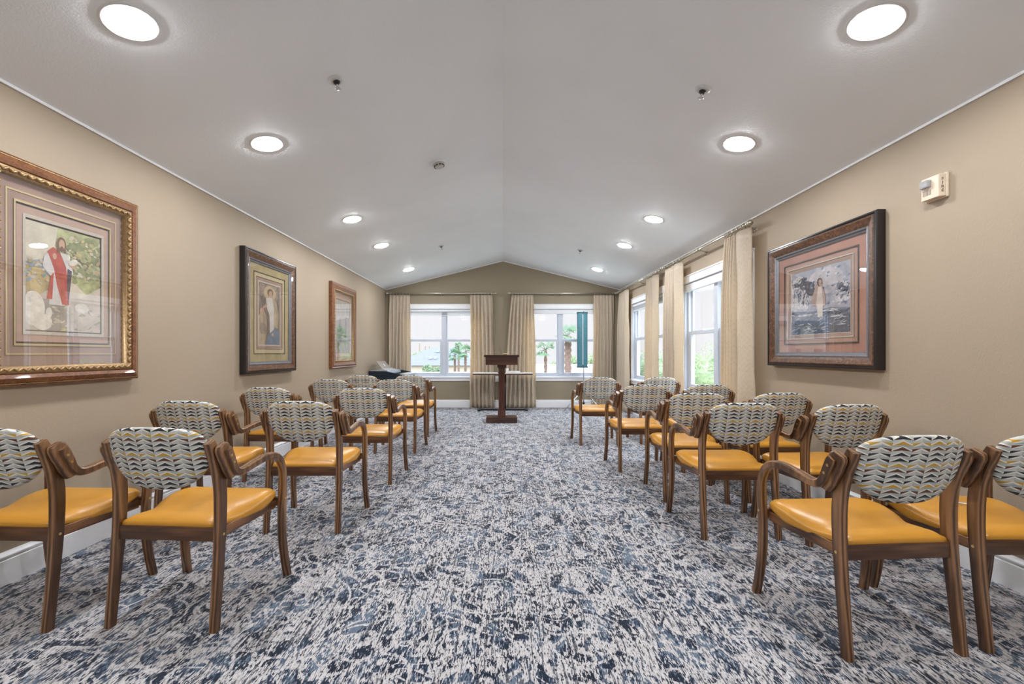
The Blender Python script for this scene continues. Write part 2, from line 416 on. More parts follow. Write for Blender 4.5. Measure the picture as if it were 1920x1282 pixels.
# ------------------------------------------------------------------ windows (local: x along wall, y up, z into the room)
def ring_boxes(bm, x0, x1, y0, y1, t, z0, z1, tb=None, tt=None):
    tb = t if tb is None else tb; tt = t if tt is None else tt
    box(bm, x0, x0 + t, y0, y1, z0, z1); box(bm, x1 - t, x1, y0, y1, z0, z1)
    box(bm, x0 + t, x1 - t, y0, y0 + tb, z0, z1); box(bm, x0 + t, x1 - t, y1 - tt, y1, z0, z1)
def sheet(bm, x0, x1, y0, y1, z):
    bm.faces.new([bm.verts.new(c) for c in ((x0, y0, z), (x1, y0, z), (x1, y1, z), (x0, y1, z))])
def window(n, loc, rotz):
    r = bpy.data.objects.new('window_%d' % n, None); C.objects.link(r); r.location = loc; r.rotation_euler = (R(90), 0, rotz); struct(r)
    H = WZ1 - WZ0
    bm = bmesh.new()
    ring_boxes(bm, -HW, HW, 0, H, .035, -.125, -.045)
    box(bm, -.04, .04, .035, H - .035, -.125, -.035)
    ring_boxes(bm, -HW, HW, 0, H, .010, -.045, 0)
    obj('window_frame', bm, M['vinyl_frame'], r, bevel=.003)
    bm = bmesh.new()
    box(bm, -HW - .045, HW + .045, H, H + .095, 0, .018); box(bm, -HW - .052, HW + .052, H + .085, H + .10, 0, .026)
    box(bm, -HW - .045, -HW, 0, H, 0, .016); box(bm, HW, HW + .045, 0, H, 0, .016)
    obj('casing', bm, M['white_trim'], r, bevel=.002)
    bm = bmesh.new()
    box(bm, -HW - .05, HW + .05, -.028, 0, -.045, .040); box(bm, -HW - .045, HW + .045, -.09, -.028, 0, .018)
    obj('sill', bm, M['white_trim'], r, bevel=.004)
    mid = 1.39 - WZ0
    for s in (-1, 1):
        xa, xb = sorted((s * .04, s * (HW - .035)))
        bm = bmesh.new(); ring_boxes(bm, xa, xb, mid - .015, H - .035, .022, -.115, -.088, tb=.05, tt=.03)
        u = obj('sash', bm, M['vinyl_frame'], r, bevel=.003)
        bm = bmesh.new(); sheet(bm, xa + .02, xb - .02, mid + .03, H - .06, -.102); obj('pane', bm, M['glass'], u)
        bm = bmesh.new(); ring_boxes(bm, xa, xb, .035, mid + .02, .048, -.085, -.055, tb=.04, tt=.045)
        box(bm, (xa + xb) / 2 - .03, (xa + xb) / 2 + .03, mid + .018, mid + .030, -.08, -.055)
        u = obj('sash', bm, M['vinyl_frame'], r, bevel=.003)
        bm = bmesh.new(); sheet(bm, xa + .046, xb - .046, .073, mid - .023, -.070); obj('pane', bm, M['glass'], u)
    return r
window(1, (FAR_W[0], YF, WZ0), 0); window(2, (FAR_W[1], YF, WZ0), 0)
window(3, (XR, RIGHT_W[1], WZ0), R(-90)); window(4, (XR, RIGHT_W[0], WZ0), R(-90))

def blind(loc, rotz, label, slats):
    H = WZ1 - WZ0
    r = thing('window_blind', label, 'blind', loc, (R(90), 0, rotz))
    bm = bmesh.new(); box(bm, -HW + .014, HW - .014, H - (.055 if slats else .105), H - .012, -.043, -.002)
    obj('head_rail', bm, M['blind'], r, bevel=.004)
    if slats:
        bm = bmesh.new()
        for i in range(7):
            z = H - .062 - i * .0085; box(bm, -HW + .018, HW - .018, z - .003, z, -.042, -.006)
        obj('slats', bm, M['blind'], r)
        bm = bmesh.new(); box(bm, -HW + .018, HW - .018, H - .142, H - .125, -.040, -.008); obj('bottom_rail', bm, M['blind'], r, bevel=.003)
    return r
blind((FAR_W[0], YF, WZ0), 0, 'raised white slatted blind at the head of the end wall window left of the lectern', True)
blind((FAR_W[1], YF, WZ0), 0, 'plain white blind valance at the head of the end wall window behind the teal case', False)
blind((XR, RIGHT_W[1], WZ0), R(-90), 'raised white slatted blind at the head of the side window nearest the far corner', True)
blind((XR, RIGHT_W[0], WZ0), R(-90), 'plain white blind valance in the side window nearest the framed seascape', False)

# ------------------------------------------------------------------ curtains and rods
def rod(label, p0, p1, out, brk):
    p0, p1, out = Vector(p0), Vector(p1), Vector(out)
    r = thing('curtain_rod', label, 'curtain rod', p0); d = (p1 - p0)
    bm = bmesh.new(); tube(bm, (0, 0, 0), d, .0145, seg=16); obj('pole', bm, M['nickel'], r, True)
    dn = d.normalized()
    for e, s in ((Vector((0, 0, 0)), -1), (d, 1)):
        bm = bmesh.new()
        M4 = Matrix.Translation(e) @ (dn * s).to_track_quat('Z', 'Y').to_matrix().to_4x4()
        lathe(bm, [(.015, -.002), (.021, .003), (.021, .008), (.012, .014), (.016, .02), (.026, .034), (.030, .048), (.026, .062), (.014, .073), (.003, .077)], 18, M4)
        obj('finial', bm, M['nickel'], r, True)
    for b in brk:
        c = dn * b
        bm = bmesh.new(); tube(bm, c + Vector((0, 0, -.004)), c - out * .105 + Vector((0, 0, -.035)), .008); torus(bm, c, dn, .019, .005, 14, 6)
        pl = c - out * .103 + Vector((0, 0, -.04)); tube(bm, pl, pl - out * .006, .024, seg=16)
        obj('bracket', bm, M['nickel'], r, True)
    return r
RZ = 2.352
rod('nickel curtain rod across the end wall window left of the lectern', (-2.335, YF - .10, RZ), (-.20, YF - .10, RZ), (0, -1, 0), (.04, 1.06, 2.09))
rod('nickel curtain rod across the end wall window behind the teal case', (.17, YF - .10, RZ), (2.27, YF - .10, RZ), (0, -1, 0), (.04, 1.03, 2.06))
rod('nickel curtain rod over the side window nearest the far corner', (XR - .105, 6.41, RZ), (XR - .105, 8.60, RZ), (-1, 0, 0), (.04, .935, 2.1))
rod('nickel curtain rod over the side window nearest the framed seascape', (XR - .105, 4.07, RZ), (XR - .105, 6.17, RZ), (-1, 0, 0), (.04, 1.0, 2.04))

def drape(label, origin, along, out, wt, wb, npl, flat=0., shift=0., seed=1, group=None):
    """pleated panel hung from rings; origin = left end of the panel on the rod axis"""
    along, out = Vector(along), Vector(out)
    rr = random.Random(seed)
    r = thing('curtain', label, 'curtain', origin, group=group)
    top = -.040; H = RZ - .012; nz = 26; nx = npl * 12 + 1
    ph = [rr.uniform(-.5, .5) for _ in range(npl + 2)]; am = [rr.uniform(.75, 1.25) for _ in range(npl + 2)]
    bm = bmesh.new(); G = []
    for j in range(nz + 1):
        v = (j / nz); z = top - v * (H + top)
        row = []
        wdt = wt + (wb - wt) * (v ** .8); off = shift * v ** .8 - (wb - wt) * .5 * v ** .8
        for i in range(nx):
            u = i / (nx - 1)
            uf = u if not flat else (u * (1 - flat) / .72 if u < .72 else (1 - flat) + (u - .72) / .28 * flat)
            k = (u / (.72 if flat else 1)) * npl
            ki = min(int(k), npl); f = k - ki
            A = (.016 + .020 * min(1, v * 4)) * am[ki]
            pinch = math.exp(-v * 22)
            s = math.sin(2 * PI * (f + ph[ki] * .10 * v))
            dpt = A * s * (1 - .3 * pinch) + .010 * v * math.sin(5 * u + seed)
            if flat and u > .72:
                q = (u - .72) / .28; dpt = .010 + .014 * math.sin(q * PI) - .03 * q * q + .004 * math.sin(v * 19 + q * 4)
            lat = wdt * uf + off + .006 * math.sin(7 * v + 9 * u + seed)
            p = along * lat + out * (dpt + .0) + Vector((0, 0, z))
            row.append(bm.verts.new(p))
        G.append(row)
    for a, b in zip(G, G[1:]):
        for i in range(nx - 1): bm.faces.new((a[i], a[i + 1], b[i + 1], b[i]))
    me = bpy.data.meshes.new('fabric'); bm.to_mesh(me); bm.free(); me.materials.append(M['curtain'])
    for p in me.polygons: p.use_smooth = True
    o = bpy.data.objects.new('fabric', me); C.objects.link(o); o.parent = r
    sm = o.modifiers.new('solid', 'SOLIDIFY'); sm.thickness = .004; sm.offset = 0
    nr = npl + 1
    for i in range(nr):
        bm = bmesh.new(); c = along * (wt * (.03 + .94 * i / (nr - 1)))
        torus(bm, c + Vector((0, 0, -.006)), along + out * .15 * rr.uniform(-1, 1), .0235, .0042, 16, 6)
        tube(bm, c + Vector((0, 0, -.029)), c + Vector((0, 0, -.047)), .002, seg=6)
        obj('ring', bm, M['nickel'], r, True)
    return r
yo = YF - .10; ex = (1, 0, 0); eo = (0, -1, 0)
drape('cream pleated curtain in the far left corner behind the keyboard', (-2.325, yo, RZ), ex, eo, .42, .46, 6, seed=3, shift=-.01)
drape('cream pleated curtain on the end wall just left of the lectern', (-.665, yo, RZ), ex, eo, .44, .50, 6, seed=5, shift=.02)
drape('cream pleated curtain on the end wall just right of the lectern', (.175, yo, RZ), ex, eo, .455, .66, 7, seed=8, shift=-.045)
drape('cream pleated curtain in the far right corner behind the teal case', (1.865, yo, RZ), ex, eo, .40, .44, 6, seed=11, shift=-.02)
xo = XR - .105; ey = (0, -1, 0); ow = (-1, 0, 0)
drape('cream quilted curtain at the far edge of the side window nearest the corner', (xo, 8.53, RZ), ey, ow, .56, .70, 5, .34, seed=14, shift=-.02)
drape('cream quilted curtain on the side wall, far one of the two that nearly meet', (xo, 6.90, RZ), ey, ow, .46, .58, 5, .40, seed=17, shift=-.04)
drape('cream quilted curtain on the side wall, near one of the two that nearly meet', (xo, 6.10, RZ), ey, ow, .54, .60, 5, .42, seed=21, shift=-.01)
drape('cream quilted curtain hanging beside the framed seascape', (xo, 4.47, RZ), ey, ow, .435, .545, 5, .48, seed=25, shift=.02)

# ------------------------------------------------------------------ chairs
def superell(t, a, b, n):
    c, s = math.cos(t), math.sin(t)
    return a * math.copysign(abs(c) ** (2 / n), c), b * math.copysign(abs(s) ** (2 / n), s)
def make_chair(label):
    t = thing('armchair', label, 'chair')
    # seat pad: waisted plan, domed top, soft edge
    def half(y):
        k = min(1, max(0, (y - .12) / .17)); k = k * k * (3 - 2 * k)
        return .203 + (.240 - .203) * k
    y0, y1 = .030, .448
    plan = []
    ny = 20
    for i in range(ny + 1):
        y = y0 + (y1 - y0) * i / ny
        hw = half(y)
        if i > ny - 5: q = (i - (ny - 5)) / 5; hw -= .050 * q ** 2.6
        if i < 2: hw -= .010 * (2 - i) / 2
        plan.append((y, hw))
    bm = bmesh.new(); nxs = 16; layers = []
    prof = [(-1, 0), ]
    G = []
    for (y, hw) in plan:
        row = []
        for i in range(nxs + 1):
            u = -1 + 2 * i / nxs; u = math.copysign(abs(u) ** .8, u)
            v = (y - y0) / (y1 - y0)
            ed = min(1 - abs(u), min(v, 1 - v) * 2.0)
            rise = .016 * (1 - (1 - min(1, ed / .30)) ** 2.5) + .010 * (1 - u * u) * math.sin(PI * min(1, v * 1.05))
            sag = -(.022 * math.exp(-((y - .17) / .085) ** 2) - .010 * math.exp(-((y - .35) / .07) ** 2)) * abs(u) ** 2.2
            z = .428 + rise + sag + (.006 * v) - (.010 * max(0, (v - .82) / .18) ** 2)
            row.append(bm.verts.new((u * hw, y, z)))
        G.append(row)
    for a, b in zip(G, G[1:]):
        for i in range(nxs): bm.faces.new((a[i], a[i + 1], b[i + 1], b[i]))
    edge = [G[0][i] for i in range(nxs + 1)] + [G[j][nxs] for j in range(1, ny + 1)] + [G[ny][i] for i in range(nxs - 1, -1, -1)] + [G[j][0] for j in range(ny - 1, 0, -1)]
    prev = edge
    for (exp, dz) in ((1.018, -.008), (1.02, -.018), (1.0, -.026), (.95, -.028)):
        cy = .24
        ring = [bm.verts.new((v.co.x * exp, cy + (v.co.y - cy) * exp, v.co.z + dz * (1 + .9 * math.exp(-((v.co.y - .31) / .07) ** 2)))) for v in edge]
        for i in range(len(edge)):
            k = (i + 1) % len(edge); bm.faces.new((prev[i], prev[k], ring[k], ring[i]))
        prev = ring
    bm.faces.new(prev)
    obj('seat', bm, M['vinyl'], t, True)
    # backrest shell
    bm = bmesh.new(); NS = 56
    def cen(x, z):
        return .034 - (z - .57) * .24 - .034 * (1 - (x / .21) ** 2)
    rings = []
    zc, hx = .738, .209
    steps = [(0.0, -1), (.45, -1), (.75, -1), (.92, -1), (.985, -.72), (1.0, 0), (.985, .72), (.92, 1), (.75, 1), (.45, 1), (0.0, 1)]
    for (rr, side) in steps:
        if rr == 0:
            y = cen(0, zc); rings.append([bm.verts.new((0, y + side * .019, zc))]); continue
        ring = []
        for k in range(NS):
            x, z = superell(2 * PI * k / NS, 1, 1, 2.8 if k < NS / 2 else 2.55)
            wdn = 1.0 if z > 0 else 1 - .10 * z * z
            X = x * hx * rr * wdn; Z = zc + z * (.094 if z > 0 else .170) * rr
            th = .013 + .008 * (1 - rr ** 2)
            ring.append(bm.verts.new((X, cen(X, Z) + side * th, Z)))
        rings.append(ring)
    for a, b in zip(rings, rings[1:]):
        for k in range(NS):
            k2 = (k + 1) % NS
            if len(a) == 1: bm.faces.new((a[0], b[k], b[k2]))
            elif len(b) == 1: bm.faces.new((a[k], a[k2], b[0]))
            else: bm.faces.new((a[k], a[k2], b[k2], b[k]))
    obj('backrest', bm, M['fabric'], t, True)
    for s in (-1, 1):
        # rear leg runs on as the back post
        L = obj('leg', ribbon([(s * .224, 0, 0, .032), (s * .223, .018, .18, .036), (s * .221, .034, .36, .042), (s * .220, .040, .50, .046),
                          (s * .219, .036, .59, .047), (s * .217, .020, .67, .047), (s * .2155, -.004, .735, .043), (s * .215, -.018, .768, .036)], 0, .031), M['wood'], t)
        bm = bmesh.new(); tube(bm, (s * .235, .036, .378), (s * .2385, .036, .378), .0056, seg=12); obj('screw', bm, M['brass'], L)
        # front leg
        L = obj('leg', ribbon([(s * .267, .448, 0, .030), (s * .262, .430, .10, .031), (s * .258, .417, .22, .032), (s * .257, .417, .34, .032),
                          (s * .2565, .424, .44, .031), (s * .2565, .424, .50, .030)], 0, .033), M['wood'], t)
        bm = bmesh.new(); tube(bm, (s * .272, .421, .395), (s * .2755, .421, .395), .0056, seg=12); obj('screw', bm, M['brass'], L)
        A = obj('armrest', ribbon([(s * .2565, .424, .50, .030), (s * .2565, .419, .545, .031), (s * .2565, .396, .595, .032), (s * .2565, .350, .626, .032),
                           (s * .2565, .290, .635, .032), (s * .2565, .200, .628, .032), (s * .2565, .135, .618, .032), (s * .2565, .092, .620, .033), (s * .2565, .066, .642, .033),
                           (s * .2565, .050, .680, .036), (s * .2565, .032, .718, .040), (s * .2565, .024, .734, .032)], 0, .033, .006), M['wood'], t)
        for (yy, zz) in ((.050, .672), (.034, .704)):
            bm = bmesh.new(); tube(bm, (s * .2715, yy, zz), (s * .2745, yy, zz), .0056, seg=12); obj('screw', bm, M['brass'], A)
        obj('arm_block', ribbon([(s * .2455, .068, .606, .040), (s * .2455, .056, .645, .066), (s * .2455, .034, .70, .074), (s * .2455, .014, .738, .066), (s * .2455, .008, .752, .044)], 0, .029, .008), M['wood'], t)
    bm = bmesh.new()
    box(bm, -.2075, .2075, .022, .046, .350, .408)
    box(bm, -.244, .244, .405, .427, .362, .404)
    for s in (-1, 1):
        a, b = Vector((s * .198, .044)), Vector((s * .222, .407)); d = (b - a).normalized(); nrm = Vector((d.y, -d.x)) * .011
        pts = [a + nrm, b + nrm, b - nrm, a - nrm]
        prism(bm, [(p.x, p.y) for p in pts], .352, .394, 'z', 1)
    obj('seat_frame', bm, [M['wood_x'], M['wood_y']], t, bevel=.003)
    return t
chairs = [
 # x, y, yaw (deg, + turns left), label
 (-1.390, 1.738, -3.6, 'patterned-back armchair in the nearest row on the left, beside the aisle'),
 (-2.066, 1.735, -2.4, 'patterned-back armchair at the left wall in the nearest row, cut by the frame'),
 (-1.256, 2.665, 0.0, 'patterned-back armchair in the second row on the left, beside the aisle'),
 (-1.965, 2.680, -2.0, 'patterned-back armchair at the left wall in the second row, between the first two pictures'),
 (-1.191, 3.650, 0.0, 'patterned-back armchair in the third row on the left, beside the aisle'),
 (-2.035, 3.710, -3.0, 'patterned-back armchair at the left wall in the third row, below the dark gold-matted picture'),
 (-1.213, 4.790, -1.0, 'patterned-back armchair in the fourth row on the left, beside the aisle'),
 (-1.940, 4.820, -2.0, 'patterned-back armchair at the left wall in the fourth row from the camera'),
 (-1.235, 5.735, 0.0, 'patterned-back armchair in the farthest left row, beside the aisle'),
 (-1.870, 5.700, -1.0, 'patterned-back armchair in the farthest left row, in front of the keyboard'),
 (1.487, 1.578, 3.6, 'patterned-back armchair in the nearest row on the right, beside the aisle'),
 (2.050, 1.610, 0.0, 'patterned-back armchair at the right wall in the nearest row, with a pen on its seat'),
 (1.440, 2.575, 0.0, 'patterned-back armchair in the second row on the right, beside the aisle'),
 (2.010, 2.500, 3.5, 'patterned-back armchair at the right wall in the second row, below the framed seascape'),
 (1.450, 3.200, -5.0, 'patterned-back armchair in the third row on the right, beside the aisle'),
 (2.075, 3.215, 2.0, 'patterned-back armchair at the right wall in the third row from the camera'),
 (1.332, 4.025, -1.0, 'patterned-back armchair in the fourth row on the right, beside the aisle'),
 (1.925, 4.020, 0.0, 'patterned-back armchair in front of the quilted curtain in the fourth right row'),
 (1.172, 5.190, 0.0, 'patterned-back armchair in the farthest right row, beside the aisle'),
 (1.930, 5.260, 0.0, 'patterned-back armchair in the farthest right row, in front of the side window'),
]
ch0 = None
for (x, y, a, lab) in chairs:
    if ch0 is None:
        ch0 = make_chair(lab); ch0.location = (x, y, 0); ch0.rotation_euler = (0, 0, R(a)); ch0['group'] = 'armchairs set out in rows'
    else: dup(ch0, (x, y, 0), R(a), lab, 'armchairs set out in rows')
# pen on the rightmost seat
p = thing('pen', 'silver and white ballpoint pen lying on the orange seat at the right wall', 'pen', (2.022, 1.868, .4600), (0, 0, R(-50)))
bm = bmesh.new(); tube(bm, (-.035, 0, .004), (.045, 0, .004), .004, .0042, 10); obj('barrel', bm, M['plastic'], p, True)
bm = bmesh.new(); tube(bm, (.045, 0, .004), (.062, 0, .004), .004, .001, 10); obj('tip', bm, M['chrome'], p, True)
bm = bmesh.new(); box(bm, -.033, -.002, -.001, .001, .008, .0095); obj('clip', bm, M['chrome'], p)

# ------------------------------------------------------------------ lectern
t = thing('lectern', 'dark wood pedestal lectern standing at the head of the aisle', 'lectern', (-.02, 6.98, 0))
bm = bmesh.new(); box(bm, -.25, .25, -.13, .16, 0, .088); obj('base', bm, M['cherry_x'], t, bevel=.004)
bm = bmesh.new()
box(bm, -.062, .062, -.062, .062, .088, .20)
pts = []
W_ = .050
def flute(side):
    out = []
    for k in range(4):
        c = -.0345 + k * .023
        out += [(c - .007, 0), (c - .004, .006), (c + .004, .006), (c + .007, 0)]
    return out
for (ax, ay) in ((1, 0), (0, 1), (-1, 0), (0, -1)):
    for u, dd in [(-.05, 0)] + flute(0) + [(.05, 0)]:
        d_ = W_ - dd; pts.append((ax * d_ - ay * u, ay * d_ + ax * u))
prism(bm, pts[:], .20, .80, 'z')
for (z0, z1, h) in ((.80, .815, .062), (.815, .875, .048), (.875, .89, .056), (.89, .935, .072)): box(bm, -h, h, -h, h, z0, z1)
obj('column', bm, M['cherry'], t)
bm = bmesh.new()
# desk box with a cove cornice that flares to the top edge
prism(bm, [(-.20, .935), (.20, .935), (.20, 1.03), (-.20, 1.062)], -.255, .255, 'x')
obj('desk_box', bm, M['cherry_x'], t, bevel=.002)
bm = bmesh.new()
cv = [(0, 0), (.004, .006), (.010, .013), (.020, .020), (.026, .022), (.026, .034), (0, .034)]
for (sx, sy, half, y_) in ((0, -1, .255, .20), ):
    prism(bm, [(-.20 - d, 1.062 + z) for d, z in cv], -.28, .28, 'x')
prism(bm, [(-.255 - d, 1.062 + z) for d, z in cv] + [(-.2, 1.096), (-.2, 1.062)], -.20, .21, 'y')
prism(bm, [(.255 + d, 1.062 + z) for d, z in cv] + [(.2, 1.096), (.2, 1.062)], -.20, .21, 'y')
box(bm, -.26, .26, -.20, .20, 1.060, 1.090)
obj('top', bm, M['cherry_x'], t)

# small flower arrangement on the lectern
M['petal'] = plain('cream_petal', (.85, .76, .42), .5, var=.12)
M['twig'] = plain('grey_twig', (.22, .18, .13), .7)
M['leafgold'] = plain('gold_leaf', (.55, .45, .18), .4, .3)
t = thing('flower_arrangement', 'small cream flower with thin upright twigs lying on top of the lectern', 'flowers', (.0, 6.93, 1.0965))
bm = bmesh.new()
for k in range(9):
    a = 2 * PI * k / 9; c = Vector((.035 + .016 * math.cos(a), .016 * math.sin(a), .010)); e = c + Vector((.026 * math.cos(a), .026 * math.sin(a), .012))
    tube(bm, c, e, .010, .003, 6)
lathe(bm, [(.002, 0), (.016, .004), (.018, .014), (.008, .024), (.001, .026)], 10, Matrix.Translation((.035, 0, 0)))
obj('bloom', bm, M['petal'], t, True)
for (dx, dy, hh) in ((-.05, 0, .13), (-.065, .01, .10), (-.035, .01, .07)):
    bm = bmesh.new(); tube(bm, (-.02, 0, .003), (dx, dy, hh), .0022, .001, 6)
    for q in range(4):
        f = .4 + .18 * q; pp = Vector((-.02 + (dx + .02) * f, dy * f, .003 + (hh - .003) * f)); tube(bm, pp, pp + Vector((.010 * (-1) ** q, .004, .010)), .0025, .0008, 6)
    obj('twig', bm, M['twig'], t)
bm = bmesh.new()
for a in (-.5, .1, .8, 2.6, 3.4): tube(bm, (.03, 0, .003), (.03 + .06 * math.cos(a), .02 * math.sin(a), .006), .005, .001, 6)
obj('leaf', bm, M['leafgold'], t)

# ------------------------------------------------------------------ table behind the lectern
t = thing('console_table', 'slim wood-topped table standing in front of the end wall curtains', 'table', (-.005, 8.38, 0))
bm = bmesh.new(); box(bm, -.575, .575, -.19, .19, .722, .742); obj('tabletop', bm, plain('pale_laminate_top', (.62, .58, .55), .35), t, bevel=.008)
bm = bmesh.new(); box(bm, -.578, .578, -.193, .193, .704, .722); obj('edge_band', bm, M['cherry_x'], t, bevel=.004)
for s in (-1, 1):
    bm = bmesh.new(); tube(bm, (s * .05, 0, .03), (s * .05, 0, .704), .018); obj('leg', bm, M['black'], t, True)
bm = bmesh.new(); box(bm, -.46, .46, -.03, .03, 0, .034)
for s in (-1, 1): box(bm, s * .46 - .03, s * .46 + .03, -.12, .12, 0, .030)
obj('base', bm, M['black'], t, bevel=.006)
cloth = NT('white_lace'); cloth.base((.78, .77, .74)); cloth.set(Roughness=.8)
bm = bmesh.new()
for x0, x1, z0 in ((-.583, -.579, .56), (.579, .583, .34)):
    prism(bm, [(-.10, .75), (.02, .75), (-.03, z0), (-.045, z0 + .01)], x0, x1, 'x')
box(bm, -.581, -.05, -.10, .02, .7425, .7465); box(bm, .05, .581, -.10, .02, .7425, .7465); box(bm, -.05, .05, -.10, .02, .7425, .7465)
tag(obj('table_runner', bm, cloth.m), 'narrow white runner lying along the table with pointed ends hanging down', 'table runner').location = (-.005, 8.38, 0)
# folded linen and small cup on the table
bm = bmesh.new(); box(bm, -.12, .12, -.09, .09, 0, .014); box(bm, -.11, .11, -.085, .085, .014, .024)
tag(obj('folded_cloth', bm, plain('folded_linen', (.74, .73, .71), .8), bevel=.005), 'folded white cloth on the table just right of the lectern column', 'cloth').location = (.22, 8.40, .7475)
t = thing('candle_holder', 'small white votive cup on the table just right of the lectern neck', 'candle holder', (.085, 8.35, .7475))
bm = bmesh.new(); lathe(bm, [(.026, 0), (.028, .004), (.030, .05), (.032, .075), (.029, .078), (.026, .05), (.024, .01)], 18); obj('cup', bm, M['plastic'], t, True)
bm = bmesh.new(); lathe(bm, [(.022, .012), (.022, .05), (.004, .052), (.002, .062)], 14); obj('candle', bm, M['ivory'], t, True)

# wall outlet
t = thing('wall_outlet', 'white outlet plate on the end wall between the middle curtains', 'outlet', (-.125, YF, .59))
bm = bmesh.new(); box(bm, -.036, .036, -.006, 0, -.06, .06); obj('plate', bm, M['plastic'], t, bevel=.002)
for z in (-.028, .028):
    bm = bmesh.new(); box(bm, -.016, .016, -.009, -.006, z - .014, z + .014); s_ = obj('socket', bm, M['plastic'], t, bevel=.002)

# ------------------------------------------------------------------ keyboard in the far left corner
t = thing('digital_piano', 'dark digital piano with silver top against the left wall in the far corner', 'piano', (-2.40, 7.62, 0))
bm = bmesh.new(); prof = [(0, .64), (.56, .64), (.62, .69), (.62, .735), (.30, .800), (0, .806)]
prism(bm, prof, 0, .022, 'y'); prism(bm, prof, .978, 1.0, 'y'); prism(bm, [(.0, .64), (.6, .64), (.6, .69), (0, .69)], .022, .978, 'y')
obj('body', bm, M['navy'], t, bevel=.003)
bm = bmesh.new(); prism(bm, [(0.004, .69), (.34, .69), (.34, .79), (.30, .801), (0.004, .808)], .022, .978, 'y'); prism(bm, [(.585, .69), (.62, .69), (.66, .72), (.66, .745), (.585, .745)], .022, .978, 'y')
obj('control_panel', bm, M['silver'], t)
bm = bmesh.new(); n = 36
for k in range(n): box(bm, .345, .583, .03 + k * .026, .03 + k * .026 + .0245, .69, .738)
obj('white_keys', bm, M['ivory'], t)
bm = bmesh.new()
for k in range(n - 1):
    if k % 7 in (2, 6): continue
    box(bm, .345, .49, .03 + (k + 1) * .026 - .007, .03 + (k + 1) * .026 + .006, .738, .748)
obj('black_keys', bm, M['black'], t)
mr_ = NT('taupe_music_rest'); mr_.base((.24, .20, .17)); mr_.set(Roughness=.4)
bm = bmesh.new(); prism(bm, [(.235, .835), (.245, .835), (.125, .975), (.115, .975)], .03, .62, 'y')
rest = obj('music_rest', bm, mr_.m, t, bevel=.002)
bm = bmesh.new(); prism(bm, [(.16, .803), (.33, .800), (.33, .815), (.25, .84), (.22, .84), (.16, .815)], .02, .64, 'y'); obj('rest_ledge', bm, M['silver'], t, bevel=.003)
bm = bmesh.new(); cc = Vector((.188, .33, .905)); nn = Vector((.76, 0, .65)).normalized()
lathe(bm, [(.030, 0), (.030, .0015)], 20, Matrix.Translation(cc) @ nn.to_track_quat('Z', 'Y').to_matrix().to_4x4()); obj('emblem', bm, M['plastic'], rest)
for yy in (.06, .94):
    bm = bmesh.new(); box(bm, .06, .10, yy - .02, yy + .02, .03, .64); box(bm, .03, .50, yy - .025, yy + .025, 0, .03); obj('leg', bm, M['black'], t, bevel=.003)

# ------------------------------------------------------------------ folded projection screen on tripod
t = thing('projection_screen', 'tall teal rolled-up screen case upright on a silver tripod by the end wall', 'projection screen', (1.585, 8.38, 0))
bm = bmesh.new(); tube(bm, (0, 0, .12), (0, 0, 1.95), .011, seg=14); obj('pole', bm, M['chrome'], t, True)
bm = bmesh.new()
prism(bm, [(-.135, -.075), (-.115, -.09), (-.035, -.09), (-.031, -.072), (-.027, -.09), (.045, -.09), (.062, -.075), (.062, -.012), (-.135, -.012)], .862, 1.905, 'z')
case = obj('case', bm, M['teal'], t, bevel=.004)
for z0, z1 in ((.842, .866), (1.903, 1.925)):
    bm = bmesh.new(); box(bm, -.142, .068, -.094, -.008, z0, z1); obj('end_cap', bm, plain('dark_teal_cap', (.01, .07, .09), .4), case, bevel=.005)
bm = bmesh.new(); box(bm, -.0365, -.0265, -.0905, -.080, .90, 1.88); obj('slot', bm, M['plastic'], case)
bm = bmesh.new(); lathe(bm, [(.02, .36), (.024, .37), (.024, .42), (.018, .43)], 14); lathe(bm, [(.018, .12), (.022, .13), (.022, .16), (.016, .17)], 14); obj('hub', bm, M['black'], t, True)
for a, Lg in ((200, .43), (-40, .40), (80, .30)):
    d = Vector((math.cos(R(a)), math.sin(R(a)), 0))
    bm = bmesh.new(); tube(bm, d * .02 + Vector((0, 0, .40)), d * Lg + Vector((0, 0, .010)), .0085); obj('leg', bm, M['chrome'], t, True)
    bm = bmesh.new(); tube(bm, d * .02 + Vector((0, 0, .145)), d * (Lg * .55) + Vector((0, 0, .185)), .005); obj('brace', bm, M['chrome'], t, True)

# ------------------------------------------------------------------ ceiling fittings
LY = [1.935, 3.055, 4.78, 5.94, 7.64, .21, -.92]
def downlight(x, y, lab):
    a = math.atan(SL) * (1 if x > 0 else -1)
    t = thing('downlight', lab, 'ceiling light', (x, y, ceil_z(x)), (0, a, 0), 'recessed ceiling downlights')
    bm = bmesh.new(); lathe(bm, [(.0885, -.001), (.0895, -.0025), (.108, -.0052), (.113, 0)], 40, cap=False); obj('trim_ring', bm, M['plastic'], t, True)
    bm = bmesh.new(); lathe(bm, [(.0865, -.001), (.0860, -.0065), (.078, -.0105), (.050, -.0128), (.010, -.0135)], 40); obj('lens', bm, M['lamp'], t)
    return t
nm = ['nearest pair in view', 'second pair from the camera', 'third pair from the camera', 'fourth pair from the camera', 'farthest pair, by the end wall', 'pair just above the camera', 'pair behind the camera']
for i, y in enumerate(LY):
    for s, side in ((-1, 'left'), (1, 'right')):
        x = s * 1.69
        downlight(x, y, 'round recessed ceiling light, %s one of the %s' % (side, nm[i]))
